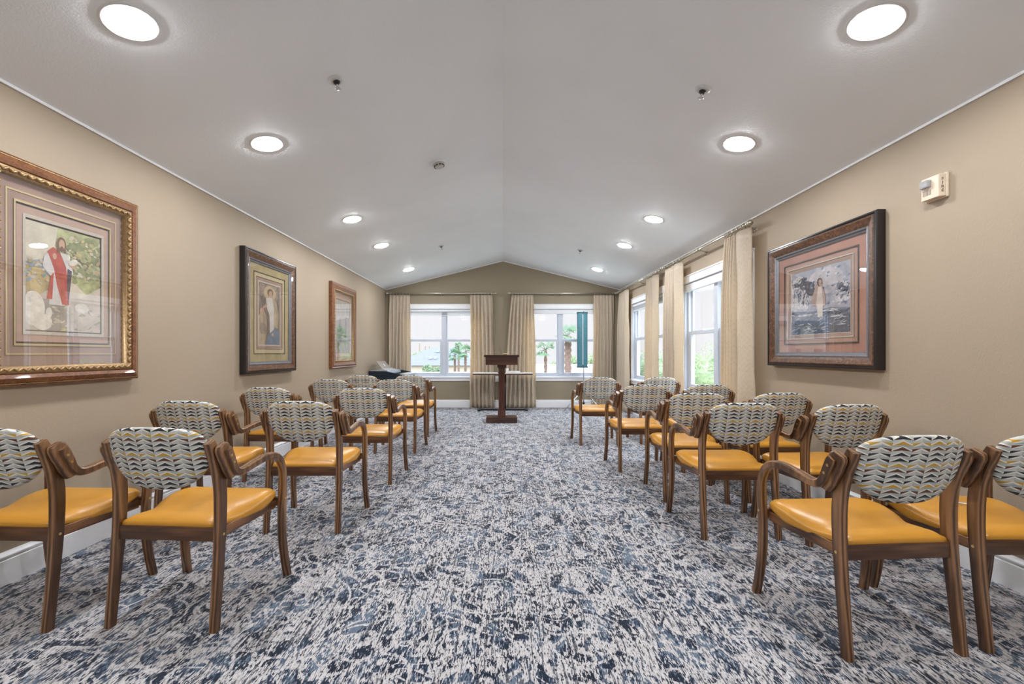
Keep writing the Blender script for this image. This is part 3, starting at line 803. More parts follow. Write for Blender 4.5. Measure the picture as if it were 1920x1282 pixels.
def sprinkler(x, y, lab):
    a = math.atan(SL) * (1 if x > 0 else -1)
    t = thing('sprinkler_head', lab, 'sprinkler', (x, y, ceil_z(x)), (0, a, 0), 'ceiling sprinkler heads')
    bm = bmesh.new(); lathe(bm, [(.046, 0), (.044, -.006), (.026, -.013), (.022, -.012)], 24); obj('escutcheon', bm, plain('white_escutcheon', (.62, .62, .60), .35), t, True)
    bm = bmesh.new(); lathe(bm, [(.021, -.012), (.019, -.018), (.012, -.022)], 18); obj('collar', bm, M['black'], t, True)
    bm = bmesh.new()
    for s in (-1, 1): tube(bm, (s * .013, 0, -.018), (s * .004, 0, -.052), .0025)
    lathe(bm, [(.005, -.018), (.005, -.03), (.003, -.045), (.006, -.054)], 10); obj('frame_arms', bm, M['chrome'], t, True)
    bm = bmesh.new(); lathe(bm, [(.004, -.053), (.018, -.054), (.018, -.056), (.004, -.058)], 16); obj('deflector', bm, M['chrome'], t, True)
sprinkler(-1.017, 2.60, 'ceiling sprinkler nearest the camera on the left slope')
sprinkler(1.224, 2.612, 'ceiling sprinkler nearest the camera on the right slope')
sprinkler(-.967, 6.67, 'small ceiling sprinkler near the end wall on the left slope')
sprinkler(1.213, 6.69, 'small ceiling sprinkler near the end wall on the right slope')
t = thing('smoke_detector', 'round white smoke detector on the left ceiling slope near the ridge', 'smoke detector', (-.60, 3.96, ceil_z(-.6)), (0, -math.atan(SL), 0))
bm = bmesh.new(); lathe(bm, [(.070, 0), (.070, -.010), (.064, -.014)], 32); obj('base', bm, M['plastic'], t, True)
bm = bmesh.new(); lathe(bm, [(.055, -.013), (.050, -.020), (.048, -.030), (.036, -.044), (.010, -.048)], 28); obj('cover', bm, plain('warm_grey_cover', (.52, .50, .47), .4), t, True)
bm = bmesh.new()
for k in range(10):
    a = 2 * PI * k / 10; box(bm, -.004, .004, -.010, .010, -.0375, -.030, mat=Matrix.Rotation(a, 4, 'Z') @ Matrix.Translation((.0455, 0, 0)))
obj('vents', bm, M['black'], t)

# ------------------------------------------------------------------ fire alarm strobe on the right wall (local x = away from camera to camera, y up, z out)
M['alarm'] = plain('beige_alarm_plastic', (.74, .62, .48), .4)
t = thing('fire_alarm_strobe', 'beige wall alarm with clear strobe lens high on the right wall', 'fire alarm', (XR, 2.385, 2.045), (R(90), 0, R(-90)))
bm = bmesh.new(); box(bm, -.060, .062, -.068, .068, 0, .016); obj('back_plate', bm, M['alarm'], t, bevel=.005)
bm = bmesh.new()
prism(bm, [(-.055, .016), (.058, .016), (.048, .048), (-.050, .048)], -.062, .062, 'y')
# rotate prism axis: outline given in x,z extruded along y already
obj('housing', bm, M['alarm'], t, bevel=.004)
bm = bmesh.new()
for k in range(6): box(bm, -.038 + k * .008, -.034 + k * .008, -.038, -.008, .0475, .0495)
obj('sounder_grille', bm, plain('grille_shadow_plastic', (.30, .25, .20), .6), t)
lens = NT('clear_strobe_lens'); lens.base((.9, .9, .92)); lens.set(Roughness=.08); lens.b.inputs['Transmission Weight'].default_value = .6
bm = bmesh.new(); prism(bm, [(-.046, .048), (.010, .048), (.004, .070), (-.040, .070)], .004, .046, 'y'); obj('strobe_lens', bm, lens.m, t, bevel=.004)
bm = bmesh.new(); box(bm, -.034, .0, .018, .032, .051, .060); obj('flash_tube', bm, M['chrome'], t)
def text(name, s, size, parent, loc, rot, mat, ext=.0004, sp_=1.0, line=1.0):
    cu = bpy.data.curves.new(name, 'FONT'); cu.body = s; cu.size = size; cu.extrude = ext; cu.align_x = 'CENTER'; cu.align_y = 'CENTER'; cu.space_line = line
    tmp = bpy.data.objects.new(name + '_outline', cu); C.objects.link(tmp)
    bpy.context.view_layer.update()
    me = bpy.data.meshes.new_from_object(tmp.evaluated_get(bpy.context.evaluated_depsgraph_get())); me.name = name
    bpy.data.objects.remove(tmp); bpy.data.curves.remove(cu)
    me.materials.clear(); me.materials.append(mat); o = bpy.data.objects.new(name, me); C.objects.link(o); o.parent = parent; o.location = loc; o.rotation_euler = rot
    return o
red = plain('dark_red_ink', (.10, .02, .02), .5)
# reads down the narrow bevelled side that faces the room's near end
sd = math.atan2(.032, .010)
text('lettering', 'F\nI\nR\nE', .022, t, (.0542, 0, .0318), (0, sd, 0), red, line=.95)

# ------------------------------------------------------------------ framed pictures (local x right, y up, z out of the wall)
MATK = 0.0
def frame_ring(bm, W, H, prof, mi=0):
    """prof: (inset from outer edge, height)"""
    L = []
    for d, h in prof:
        x, y = W / 2 - d, H / 2 - d - max(0, d - .10) * MATK
        L.append([bm.verts.new(c) for c in ((-x, -y, h), (x, -y, h), (x, y, h), (-x, y, h))])
    for a, b in zip(L, L[1:]):
        for k in range(4): bm.faces.new((a[k], a[(k + 1) % 4], b[(k + 1) % 4], b[k])).material_index = mi
def beads(bm, W, H, inset, h, step, rad, flat=.6):
    x, y = W / 2 - inset, H / 2 - inset
    per = [((-x, -y), (x, -y)), ((x, -y), (x, y)), ((x, y), (-x, y)), ((-x, y), (-x, -y))]
    k = 0
    for a, b in per:
        a, b = Vector((*a, 0)), Vector((*b, 0)); d = (b - a); n = int(d.length / step); ang = math.atan2(d.y, d.x)
        for i in range(n):
            k += 1
            p = a + d * ((i + .5) / n) + Vector((0, 0, h))
            M4 = Matrix.Translation(p) @ Matrix.Rotation(ang + (.7 if k % 2 else -.7), 4, 'Z') @ Matrix.Diagonal((1.55, .62, flat, 1))
            bmesh.ops.create_icosphere(bm, subdivisions=2, radius=rad, matrix=M4)
def art_mat(name, col, var=.18, scale=14):
    return plain(name, col, .6, var=var, scale=scale)
def flat_poly(bm, pts, z, mi):
    vs = [bm.verts.new((x, y, z)) for x, y in pts]
    try: bm.faces.new(vs).material_index = mi
    except ValueError: pass
def ell(cx, cy, a, b, n=18, rot=0):
    return [(cx + a * math.cos(2 * PI * k / n) * math.cos(rot) - b * math.sin(2 * PI * k / n) * math.sin(rot),
             cy + a * math.cos(2 * PI * k / n) * math.sin(rot) + b * math.sin(2 * PI * k / n) * math.cos(rot)) for k in range(n)]
def dabs(n, cx, cy, rx, ry, a, b, mis, seed, tilt=0.):
    rg = random.Random(seed); out = []
    for _ in range(n):
        x = cx + rg.uniform(-1, 1) * rx; y = cy + rg.uniform(-1, 1) * ry
        k = rg.uniform(.5, 1.3); out.append((rg.choice(mis), ell(x, y, a * k, b * k, 7, tilt + rg.uniform(-.6, .6))))
    return out
def picture(label, loc, rotz, W, H, layers, mat_layers, glass_rect, art, art_size, art_mats, cat='picture', beadspec=None):
    t = thing('framed_picture', label, cat, loc, (R(90), 0, rotz))
    for (nm_, prof, mat, bev) in layers:
        bm = bmesh.new(); frame_ring(bm, W, H, prof)
        if beadspec and nm_ == beadspec[0]:
            for b in beadspec[1]: beads(bm, W, H, *b)
        obj(nm_, bm, mat, t, smooth=bool(beadspec and nm_ == beadspec[0]))
    for (nm_, prof, mat) in mat_layers:
        bm = bmesh.new(); frame_ring(bm, W, H, prof); obj(nm_, bm, mat, t)
    bm = bmesh.new(); aw, ah = art_size; z = .012
    flat_poly(bm, [(-aw / 2, -ah / 2), (aw / 2, -ah / 2), (aw / 2, ah / 2), (-aw / 2, ah / 2)], z, 0)
    for i, (mi, pts) in enumerate(art):
        cl_ = [(max(-.5, min(.5, x)) * aw, max(-.5, min(.5, y)) * ah) for x, y in pts]
        flat_poly(bm, cl_, z + .000012 * (i + 1), mi)
    me_o = obj('print', bm, art_mats, t)
    # keep print faces towards the room
    for p_ in me_o.data.polygons:
        if p_.normal.z < 0: p_.flip()
    gw, gh, gz = glass_rect
    bm = bmesh.new(); flat_poly(bm, [(-gw / 2, -gh / 2), (gw / 2, -gh / 2), (gw / 2, gh / 2), (-gw / 2, gh / 2)], gz, 0); obj('glass', bm, M['picture_glass'], t)
    bm = bmesh.new(); box(bm, -W / 2 + .012, W / 2 - .012, -H / 2 + .012, H / 2 - .012, 0, .009); obj('backing', bm, M['black'], t)
    return t

def burl(name, a, b, c_):
    t = NT(name); f = t.noise(t.coord(), 26, 5, .65, 2.0)
    t.base(t.ramp(f, [(.3, a), (.5, b), (.72, c_)])); t.set(Roughness=.3); t.b.inputs['Coat Weight'].default_value = .3
    return t.m
red_wood = burl('reddish_frame_wood', (.10, .032, .012), (.19, .072, .028), (.30, .13, .055))
gold = plain('antique_gold_carving', (.36, .235, .115), .42, .55, var=.3, scale=90)
gold_line = plain('gold_fillet', (.62, .50, .28), .35, .5)
blackfr = plain('ebony_frame', (.018, .014, .014), .28)
brownfr = burl('burl_frame', (.030, .014, .009), (.10, .045, .022), (.26, .12, .05))
silverfr = plain('pewter_lip', (.20, .20, .22), .3, .5)
rosemat = plain('rose_brown_mat', (.36, .24, .19), .8, var=.12, scale=7)
rosemat2 = plain('pinkish_mat', (.50, .34, .27), .8, var=.06)
darkline = plain('dark_bevel', (.06, .035, .03), .6)
palefil = plain('pale_fillet', (.56, .50, .42), .6)
olivemat = plain('olive_gold_mat', (.42, .34, .18), .8, var=.15, scale=9)
olive2 = plain('tan_mat', (.55, .46, .28), .8)
terr = plain('terracotta_mat', (.43, .22, .165), .8, var=.08, scale=6)
terr2 = plain('dusty_rose_mat', (.44, .27, .21), .8)

# picture one: pastoral figure in red and white
am = [art_mat('hazy_cream_sky', (.62, .56, .44)), art_mat('foliage_green', (.27, .29, .14), .35, 22), art_mat('foliage_light', (.42, .43, .22), .35, 25),
      art_mat('pale_path', (.58, .50, .42)), art_mat('red_cloth', (.48, .085, .06), .2, 30), art_mat('white_cloth', (.66, .63, .60), .12, 20),
      art_mat('skin_tone', (.58, .37, .25), .05), art_mat('brown_hair', (.20, .11, .06), .2), art_mat('wool', (.72, .67, .58), .15, 40),
      art_mat('dark_robe', (.09, .07, .09)), art_mat('blue_hill', (.28, .36, .40)), art_mat('grey_shadow', (.36, .32, .28)), art_mat('bark', (.20, .15, .09)), art_mat('straw', (.52, .40, .20), .3)]
art1 = [(10, [(-.5, .12), (-.28, .17), (-.05, .10), (-.05, -.1), (-.5, -.1)]), (13, [(-.5, .08), (-.36, .12), (-.2, .0), (-.2, -.2), (-.5, -.2)]),
        (2, [(-.1, .5), (.5, .5), (.5, -.05), (.3, -.12), (.1, .0), (-.02, .15), (-.14, .32)]), (1, [(.0, .34), (.2, .44), (.5, .36), (.5, .1), (.34, .02), (.14, .1)]),
        (2, ell(.25, .27, .12, .06)), (1, ell(.1, .13, .14, .06)), (2, ell(.4, .16, .08, .05)), (1, ell(.36, .44, .12, .04)),
        (12, [(.0, .33), (.2, .22), (.34, .19), (.34, .175), (.19, .205), (-.01, .32)]), (12, [(.12, .30), (.30, .1), (.31, .11), (.14, .31)]),
        *dabs(110, .27, .22, .25, .22, .035, .016, [1, 2, 2, 13, 0], 4), *dabs(40, -.36, .05, .14, .1, .03, .014, [13, 3, 10], 5), (3, [(-.1, -.05), (.2, -.16), (.5, -.02), (.5, -.5), (-.5, -.5), (-.5, -.25)]), (11, [(-.3, -.2), (.02, -.22), (.02, -.5), (-.36, -.5)]), *dabs(60, .1, -.38, .4, .12, .04, .012, [2, 3, 11, 0], 6),
        (5, [(-.28, .20), (-.19, .26), (.0, .26), (.07, .18), (.10, .08), (.02, .02), (-.02, -.25), (-.22, -.25), (-.2, .02), (-.3, .1)]),
        (4, [(-.24, .25), (-.17, .30), (-.09, .28), (.0, .13), (.03, -.05), (.04, -.24), (-.05, -.24), (-.12, -.06), (-.16, .10)]),
        (9, [(.02, .12), (.08, .10), (.06, -.05), (.03, -.24), (.01, -.02)]), (4, [(-.20, .02), (-.16, .06), (-.18, -.20), (-.25, -.20)]),
        (7, ell(-.06, .345, .062, .068)), (7, [(-.115, .35), (-.125, .26), (-.085, .25), (-.085, .33)]), (7, [(-.01, .34), (.0, .26), (-.03, .27), (-.04, .33)]),
        (6, ell(-.055, .340, .038, .052)), (7, ell(-.055, .305, .026, .020)), (6, ell(-.15, .215, .025, .03)), (6, ell(.075, .155, .05, .022, rot=-.4)),
        (8, ell(.10, .19, .065, .03, rot=.3)), (8, ell(.03, .23, .026, .032)), (8, ell(-.41, -.30, .14, .16)), (8, ell(-.30, -.42, .12, .08)), (8, ell(-.22, -.33, .04, .05)), (8, ell(.22, -.26, .1, .05))]
frA = [('frame', [(0, 0), (0, .040), (.006, .046), (.012, .040), (.018, .050), (.040, .062), (.058, .058), (.062, .048)], red_wood, 0),
       ('carved_molding', [(.062, .048), (.066, .056), (.078, .060), (.092, .050), (.100, .036), (.100, .022)], gold, 0),
       ('edge_beading', [(.008, .041), (.010, .047), (.014, .047), (.016, .041)], gold, 0)]
matsA = [('outer_mat', [(.098, .020), (.140, .020)], rosemat), ('gold_fillet', [(.140, .020), (.140, .023), (.146, .023), (.146, .020)], gold_line),
         ('middle_mat', [(.146, .020), (.174, .020)], rosemat), ('gold_bevel', [(.174, .024), (.182, .024), (.182, .014)], gold_line), ('dark_bevel', [(.182, .016), (.189, .016)], darkline),
         ('inner_mat', [(.189, .018), (.216, .018)], rosemat2), ('pale_fillet', [(.216, .020), (.229, .020), (.229, .013)], palefil), ('print_border', [(.229, .0165), (.235, .012)], darkline)]
MATK = .36
picture('large gilt-framed picture of a red-sashed shepherd figure, nearest on the left wall', (XL, 2.352, 1.523), R(90), .866, 1.125, frA,
        matsA, (.67, .93, .034), art1, (.40, .56), am, beadspec=('carved_molding', [(.081, .056, .020, .011, .8)]))

MATK = 0.0
def dark_frame(w1):
    return [('frame', [(0, 0), (0, .052), (.004, .058), (.014, .060), (.018, .054), (.026, .056)], blackfr, 0),
            ('burl_molding', [(.026, .056), (.034, .060), (.060, .050), (.082, .040)], brownfr, 0),
            ('inner_lip', [(.082, .040), (.086, .044), (.094, .042), (.100, .034), (.112, .030), (.116, .022)], silverfr, 0)]
am2 = [art_mat('umber_ground', (.20, .15, .12)), art_mat('halo_glow', (.50, .38, .24)), art_mat('white_robe', (.60, .55, .50), .12), art_mat('flesh', (.50, .32, .22)),
       art_mat('brown_locks', (.15, .08, .05)), art_mat('ochre_cloth', (.42, .33, .22), .2), art_mat('slate_blue_cloth', (.15, .19, .25), .2), art_mat('dim_figure', (.30, .23, .18), .3)]
art2 = [(7, [(-.5, .5), (.5, .5), (.5, .2), (-.5, .3)]), *dabs(90, 0, .0, .5, .5, .06, .02, [0, 7, 0, 4], 11, 1.2), (1, ell(.02, .36, .28, .12)), (5, [(.12, .30), (.34, .22), (.45, .0), (.40, -.22), (.16, -.2)]),
        (2, [(-.16, .27), (.12, .29), (.22, .12), (.2, -.02), (.22, -.30), (.02, -.33), (.0, -.02), (-.12, .1)]), (4, ell(.04, .365, .14, .065)), (3, ell(.06, .345, .095, .055)),
        (3, ell(-.2, .13, .12, .025, rot=.3)), (5, [(-.5, -.05), (-.3, .08), (-.15, -.02), (-.12, -.2), (-.2, -.5), (-.5, -.5)]), (3, ell(-.34, .04, .10, .05)),
        (7, ell(-.3, -.24, .16, .1)), (6, [(-.05, -.34), (.3, -.2), (.5, -.3), (.5, -.5), (-.2, -.5)]), (5, ell(-.32, -.4, .14, .07)), (6, ell(.34, -.38, .12, .07)), (3, ell(.14, -.33, .05, .03))]
matsB = [('outer_mat', [(.114, .020), (.190, .020)], olivemat), ('dark_bevel', [(.190, .020), (.190, .023), (.197, .023), (.197, .018)], darkline),
         ('inner_mat', [(.197, .018), (.235, .018)], olive2), ('bevel_line', [(.235, .018), (.241, .016)], darkline), ('brown_mat', [(.241, .016), (.270, .016)], rosemat), ('white_border', [(.270, .015), (.284, .015), (.284, .012)], palefil)]
picture('black-framed picture with gold mats and a haloed child in white, middle of the left wall', (XL, 4.405, 1.520), R(90), .965, 1.188, dark_frame(0), matsB, (.735, .96, .028), art2, (.40, .62), am2)

am3 = [art_mat('grey_brown_field', (.26, .21, .17)), art_mat('pale_sky_tone', (.42, .38, .33)), art_mat('moss', (.22, .24, .14), .3), art_mat('umber', (.14, .10, .08), .3)]
art3 = [(1, [(-.5, .1), (.5, .2), (.5, .5), (-.5, .5)]), (2, [(-.5, -.5), (.5, -.5), (.5, -.1), (-.1, .05), (-.5, -.05)]), (3, ell(-.2, -.1, .12, .25)), (3, ell(.25, .0, .08, .2))]
frC = [('frame', [(0, 0), (0, .046), (.008, .054), (.020, .050), (.040, .060), (.070, .056), (.088, .044)], red_wood, 0),
       ('beaded_lip', [(.088, .044), (.092, .050), (.104, .048), (.112, .036), (.116, .024)], gold, 0)]
matsC = [('outer_mat', [(.114, .020), (.168, .020)], rosemat), ('gold_fillet', [(.168, .022), (.176, .022), (.176, .018)], gold_line), ('inner_mat', [(.176, .018), (.215, .018)], rosemat2), ('dark_bevel', [(.215, .018), (.222, .012)], darkline)]
picture('brown-framed picture with a beaded lip mirroring the window, farthest on the left wall', (XL, 6.417, 1.520), R(90), .965, 1.222, frC, matsC, (.735, .99, .032), art3, (.52, .78), am3,
        beadspec=('beaded_lip', [(.100, .048, .022, .0085, .8)]))

am4 = [art_mat('storm_grey', (.36, .36, .42), .2, 20), art_mat('navy_sea', (.07, .09, .14), .5, 60), art_mat('foam', (.58, .56, .58), .25, 60), art_mat('mist', (.50, .46, .48), .2), art_mat('dark_rock', (.08, .08, .11), .5, 50),
       art_mat('pinkish_robe', (.42, .30, .27)), art_mat('pale_robe', (.60, .52, .46), .15), art_mat('face_tone', (.46, .28, .20)), art_mat('dark_hair', (.08, .05, .04)), art_mat('slate_water', (.16, .19, .26), .4, 60)]
art4 = [(3, ell(.1, .28, .3, .2)), (2, [(-.5, .36), (-.36, .44), (-.2, .38), (-.12, .2), (-.2, -.1), (-.5, -.1)]), (4, ell(-.26, .30, .13, .10)), (4, ell(-.14, .20, .09, .12, rot=.5)), (9, ell(-.38, .15, .08, .14)),
        (2, ell(-.24, .0, .07, .13)), (2, ell(-.42, .02, .05, .16)), (4, ell(-.40, .30, .07, .04)), (2, ell(-.14, .33, .07, .02, rot=-.4)),
        (9, [(-.5, -.12), (-.1, -.16), (.2, -.12), (.5, -.16), (.5, -.5), (-.5, -.5)]), (2, ell(.38, .0, .12, .07)), (4, ell(.40, .14, .08, .07)), (2, ell(.30, .08, .07, .03)),
        *dabs(120, .0, .2, .5, .3, .03, .016, [0, 2, 3, 0, 9], 7, .6), *dabs(40, -.28, .16, .2, .24, .03, .012, [2, 4, 9], 8, 1.2), *dabs(30, .38, .08, .12, .16, .03, .012, [2, 4, 9, 0], 9, .8), (1, [(-.5, -.3), (-.1, -.22), (.2, -.28), (.5, -.24), (.5, -.5), (-.5, -.5)]),
        (1, ell(.3, -.2, .16, .02)), (2, ell(.12, -.16, .14, .016)), (2, ell(.30, -.26, .10, .012)), (2, ell(-.25, -.2, .16, .015)), (9, ell(.2, -.34, .2, .02)), (2, ell(.36, -.38, .08, .01)), *dabs(150, 0, -.32, .5, .17, .05, .007, [1, 9, 2, 4, 0], 10),
        (5, [(-.03, .24), (.06, .24), (.12, .06), (.13, -.08), (.08, -.1), (-.1, -.06), (-.12, .02)]), (6, [(.0, .2), (.06, .2), (.085, .0), (.08, -.24), (.0, -.25), (-.03, -.05)]),
        (8, ell(.025, .275, .042, .062)), (7, ell(.035, .265, .028, .048))]
matsD = [('outer_mat', [(.114, .020), (.178, .020)], terr), ('grey_bevel', [(.178, .020), (.178, .024), (.188, .024), (.188, .018)], darkline), ('inner_mat', [(.188, .018), (.222, .018)], terr2),
         ('pale_fillet', [(.222, .022), (.230, .022), (.230, .018)], palefil), ('brown_mat', [(.230, .018), (.256, .016)], rosemat), ('bevel_line', [(.256, .016), (.262, .012)], palefil)]
picture('wide black-framed seascape with terracotta mats and a robed figure on the right wall', (XR, 3.275, 1.527), R(-90), 1.125, 1.025, dark_frame(0), matsD, (.895, .795, .028), art4, (.605, .51), am4)

# ------------------------------------------------------------------ outside (second-floor view; ground about 3.6 m below the floor)
GZ = -3.6
g = NT('pale_pavement_and_grass'); gv = g.coord()
g.base(g.ramp(g.noise(gv, .12, 4), [(.40, (.34, .335, .32)), (.55, (.22, .25, .16))])); g.set(Roughness=.9)
bm = bmesh.new(); box(bm, -120, 120, YF + 1.0, 180, GZ - .1, GZ); box(bm, XR + 1.0, 120, -40, YF + 1.0, GZ - .1, GZ)
struct(obj('ground', bm, g.m))
shingle = plain('grey_shingles', (.095, .10, .12), .9, var=.06, scale=3)
stucco = plain('cream_stucco', (.40, .33, .27), .9)
def hip_house(label, x0, x1, y0, y1, eave, ridge, rx0, rx1, wallm, roofm, vents=()):
    t = thing('house', label, 'house', ((x0 + x1) / 2, (y0 + y1) / 2, GZ)); ox, oy = t.location.x, t.location.y
    bm = bmesh.new(); box(bm, x0 + .4 - ox, x1 - .4 - ox, y0 + .4 - oy, y1 - .4 - oy, 0, eave - GZ); obj('walls', bm, wallm, t)
    bm = bmesh.new(); ym = (y0 + y1) / 2 - oy; e = eave - GZ; r_ = ridge - GZ
    v = [bm.verts.new(c) for c in ((x0 - ox, y0 - oy, e), (x1 - ox, y0 - oy, e), (x1 - ox, y1 - oy, e), (x0 - ox, y1 - oy, e), (rx0 - ox, ym, r_), (rx1 - ox, ym, r_))]
    for f in ((0, 1, 5, 4), (1, 2, 5), (2, 3, 4, 5), (3, 0, 4), (3, 2, 1, 0)): bm.faces.new([v[i] for i in f])
    obj('roof', bm, roofm, t)
    for (vx, k) in vents:
        zz = e + (r_ - e) * k; yy = (y0 - oy) + (ym - (y0 - oy)) * k
        bm = bmesh.new(); box(bm, vx - ox - .22, vx - ox + .22, yy - .3, yy + .1, zz - .05, zz + .28); obj('roof_vent', bm, plain('pale_vent', (.3, .3, .3), .6), t)
    return t
hip_house('low house with broad grey hip roof seen through the left end window', -15.6, -3.0, 58, 74, -.55, 2.02, -10.9, -7.6, stucco, shingle, ((-9.7, .72), (-9.0, .72), (-10.3, .35), (-9.6, .35)))
whiteroof = plain('bleached_flat_roof', (.34, .32, .31), .8, var=.03)
bm = bmesh.new(); prism(bm, [(18, .05), (33, .28), (33, .10), (18, -.13)], 0.6, 8.5, 'x'); box(bm, .8, 8.3, 19, 32, GZ, -.02)
tag(obj('flat_roof_annex', bm, whiteroof), 'low annex with a bleached flat roof below the right end window', 'building')
bm = bmesh.new(); box(bm, -6.5, -.5, 19, 19.3, GZ, .28)
tag(obj('parapet_wall', bm, whiteroof), 'long white garden wall low in the left end window', 'wall')
# pale apartment block whose windows show in the glass of the seascape
t = thing('apartment_building', 'pale apartment block far off to the left, mirrored in the seascape glass', 'building', (-36, 58, GZ))
bm = bmesh.new(); box(bm, -13, 11, 0, 12, 0, 8.6); obj('walls', bm, plain('pale_block_wall', (.22, .21, .185), .9), t)
bm = bmesh.new(); box(bm, -13.4, 11.4, -.4, 12.4, 8.6, 9.1); obj('roof', bm, shingle, t)
dk = plain('dark_window_glass', (.05, .06, .08), .2)
for i in range(8):
    for j in range(3):
        bm = bmesh.new(); x = -11.6 + i * 3; box(bm, x, x + 1.1, -.06, 0, 1.1 + j * 2.7, 2.6 + j * 2.7); obj('window', bm, dk, t)

for (px_, top, y_, lab) in ((-17.6, 3.25, 90, 'tallest thin utility pole beyond the grey roof'), (-16.35, 2.65, 90, 'middle one of three utility poles beyond the grey roof'), (-15.5, 2.6, 90, 'utility pole nearest the ridge of the grey roof')):
    bm = bmesh.new(); tube(bm, (0, 0, 0), (0, 0, top - GZ), .14, .11, 8)
    o = obj('utility_pole', bm, M['twig']); o.location = (px_, y_, GZ); tag(o, lab, 'utility pole', 'utility poles beyond the roof')

def leaf_mat(name, a, b):
    t = NT(name); f = t.noise(t.coord(), 3.0, 3)
    t.base(t.ramp(f, [(.35, a), (.65, b)])); t.set(Roughness=.6)
    tr = t.n('ShaderNodeBsdfTranslucent'); tr.inputs[0].default_value = (*b, 1); mx = t.n('ShaderNodeMixShader'); mx.inputs[0].default_value = .3
    t.l(t.b.outputs[0], mx.inputs[1]); t.l(tr.outputs[0], mx.inputs[2]); t.l(mx.outputs[0], t.out.inputs[0]); return t.m
L1 = leaf_mat('pale_green_leaves', (.13, .19, .08), (.27, .35, .17)); L2 = leaf_mat('grey_green_leaves', (.11, .165, .09), (.23, .29, .18)); L3 = leaf_mat('palm_leaf', (.05, .12, .06), (.12, .22, .11))
bark = plain('brown_trunk', (.16, .105, .08), .9, var=.4, scale=20)
def crown(rng, n, rx, ry, rz, s, blobs=7):
    bm = bmesh.new(); B = [(Vector((rng.uniform(-.55, .55) * rx, rng.uniform(-.55, .55) * ry, rng.uniform(-.5, .55) * rz)), rng.uniform(.38, .6)) for _ in range(blobs)]
    for _ in range(n):
        c, q = rng.choice(B); d = Vector((rng.gauss(0, 1), rng.gauss(0, 1), rng.gauss(0, 1))).normalized() * rng.uniform(.7, 1.0) * q
        p = c + Vector((d.x * rx, d.y * ry, d.z * rz)); a = Vector((rng.gauss(0, 1), rng.gauss(0, 1), rng.gauss(0, 1))).normalized(); b = a.orthogonal().normalized()
        k = s * rng.uniform(.6, 1.3)
        bm.faces.new([bm.verts.new(p + v) for v in (a * k, b * k * .55, -a * k, -b * k * .55)])
    for c, q in B:
        bmesh.ops.create_icosphere(bm, subdivisions=2, radius=1, matrix=Matrix.Translation(c) @ Matrix.Diagonal((rx * q * .62, ry * q * .62, rz * q * .62, 1)))
    return bm
def tree(label, x, y, ztop, rx, rz, mat, seed, n=1500, s=.13, name='tree', group=None):
    rng = random.Random(seed); t = thing(name, label, 'tree', (x, y, GZ), group=group)
    cz = ztop - rz - GZ
    c = obj('crown', crown(rng, n, rx, rx, rz, s), mat, t); c.location = (0, 0, cz)
    bm = bmesh.new(); tube(bm, (0, 0, 0), (0, 0, max(.3, cz - rz * .1)), .13, .08, 8); obj('trunk', bm, bark, t, True)
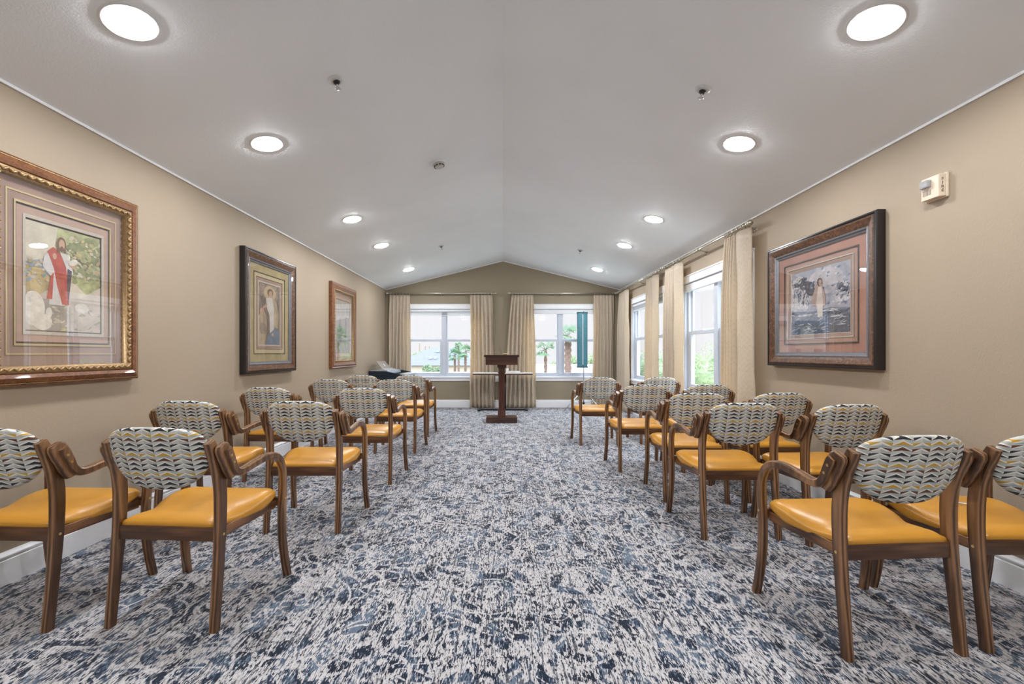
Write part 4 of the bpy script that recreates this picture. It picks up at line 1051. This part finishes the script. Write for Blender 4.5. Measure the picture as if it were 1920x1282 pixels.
trees = [
 ('leafy tree filling the lower panes of the near side window', 6.9, 14.0, 1.50, 2.1, 2.6, L1, 1),
 ('leafy tree just outside the near side window, closest to the wall', 8.2, 9.0, 1.35, 2.0, 2.6, L2, 2),
 ('leafy tree in the lower panes of the far side window', 7.4, 20.5, 1.30, 2.3, 2.5, L2, 3),
 ('pale tree beyond the near side window, standing farther back', 10.8, 18.5, 1.9, 2.4, 2.8, L1, 4),
 ('broad tree at the right of the view from the side windows', 13.8, 13.0, 1.8, 2.5, 2.9, L2, 5),
 ('bushy tree seen between curtain and teal case', 9.0, 36.0, 1.75, 2.2, 2.6, L1, 6),
 ('bushy tree behind the textured palm trunk', 4.9, 38.0, 1.45, 1.8, 2.4, L1, 7),
 ('grey-green bush behind the fan palm', 2.5, 42.0, 1.15, 1.8, 2.3, L2, 8),
 ('small bush at the corner of the grey-roofed house', -7.3, 46.0, .15, 1.5, 1.4, L2, 9),
 ('far yellowish tree beyond the left end of the grey roof', -16.8, 84.0, 1.75, 1.8, 1.6, L1, 10),
 ('low hedge bush at the foot of the thin palms', -3.7, 26.0, .05, 1.15, 1.3, L2, 11),
 ('low hedge bush right of the thin palms', -1.0, 25.0, .15, 1.1, 1.3, L1, 12)]
for (lab, x, y, zt_, rx, rz, mt, sd_) in trees: tree(lab, x, y, zt_, rx, rz, mt, sd_, n=12000 if y < 25 else 5500, s=.055 if y < 25 else .09, group='trees outside the windows')

def palm(label, x, y, zc_, tr, fl, n, seed):
    rng = random.Random(seed); t = thing('palm_tree', label, 'palm tree', (x, y, GZ), group='palms outside the end windows'); h = zc_ - GZ
    bm = bmesh.new(); prof = []; k = 40
    for i in range(k + 1):
        z = h * i / k; prof.append((tr * (1.15 - .3 * i / k) * (1.18 if i % 2 else .9), z))
    lathe(bm, prof, 10); obj('trunk', bm, bark, t, True)
    for i in range(n):
        a = 2 * PI * i / n + rng.uniform(-.2, .2); el = rng.uniform(-.5, 1.15); d = Vector((math.cos(a) * math.cos(el), math.sin(a) * math.cos(el), math.sin(el)))
        side = d.cross(Vector((0, 0, 1))).normalized(); up = side.cross(d)
        bm = bmesh.new(); c0 = Vector((0, 0, h)); hub = c0 + d * fl * .45
        tube(bm, c0, hub, .012, .008, 5)
        for q in range(11):
            b = R(-75 + 15 * q); e = hub + (d * math.cos(b) + side * math.sin(b)) * fl * (.62 - .12 * abs(b)) - Vector((0, 0, .12 * fl * abs(math.sin(b)))) - Vector((0, 0, .10 * fl))
            wv = (d * -math.sin(b) + side * math.cos(b)) * fl * .035
            m_ = hub.lerp(e, .55)
            bm.faces.new([bm.verts.new(v) for v in (hub, m_ + wv, e, m_ - wv)])
        obj('frond', bm, L3, t)
palm('thin palm nearest the mullion of the left end window', -3.38, 30.0, .95, .09, .75, 20, 31)
palm('thin palm beside the curtain in the left end window', -2.90, 33.0, 1.22, .11, .85, 20, 32)
palm('tall dark narrow palm between the two thin palms', -4.0, 38.5, 1.75, .10, .55, 26, 33)
palm('fan palm seen in the left panes of the right end window', 1.50, 15.0, 1.25, .06, .50, 11, 34)
palm('thick-trunked palm beside the teal case', 3.05, 20.0, 1.95, .17, .75, 16, 35)
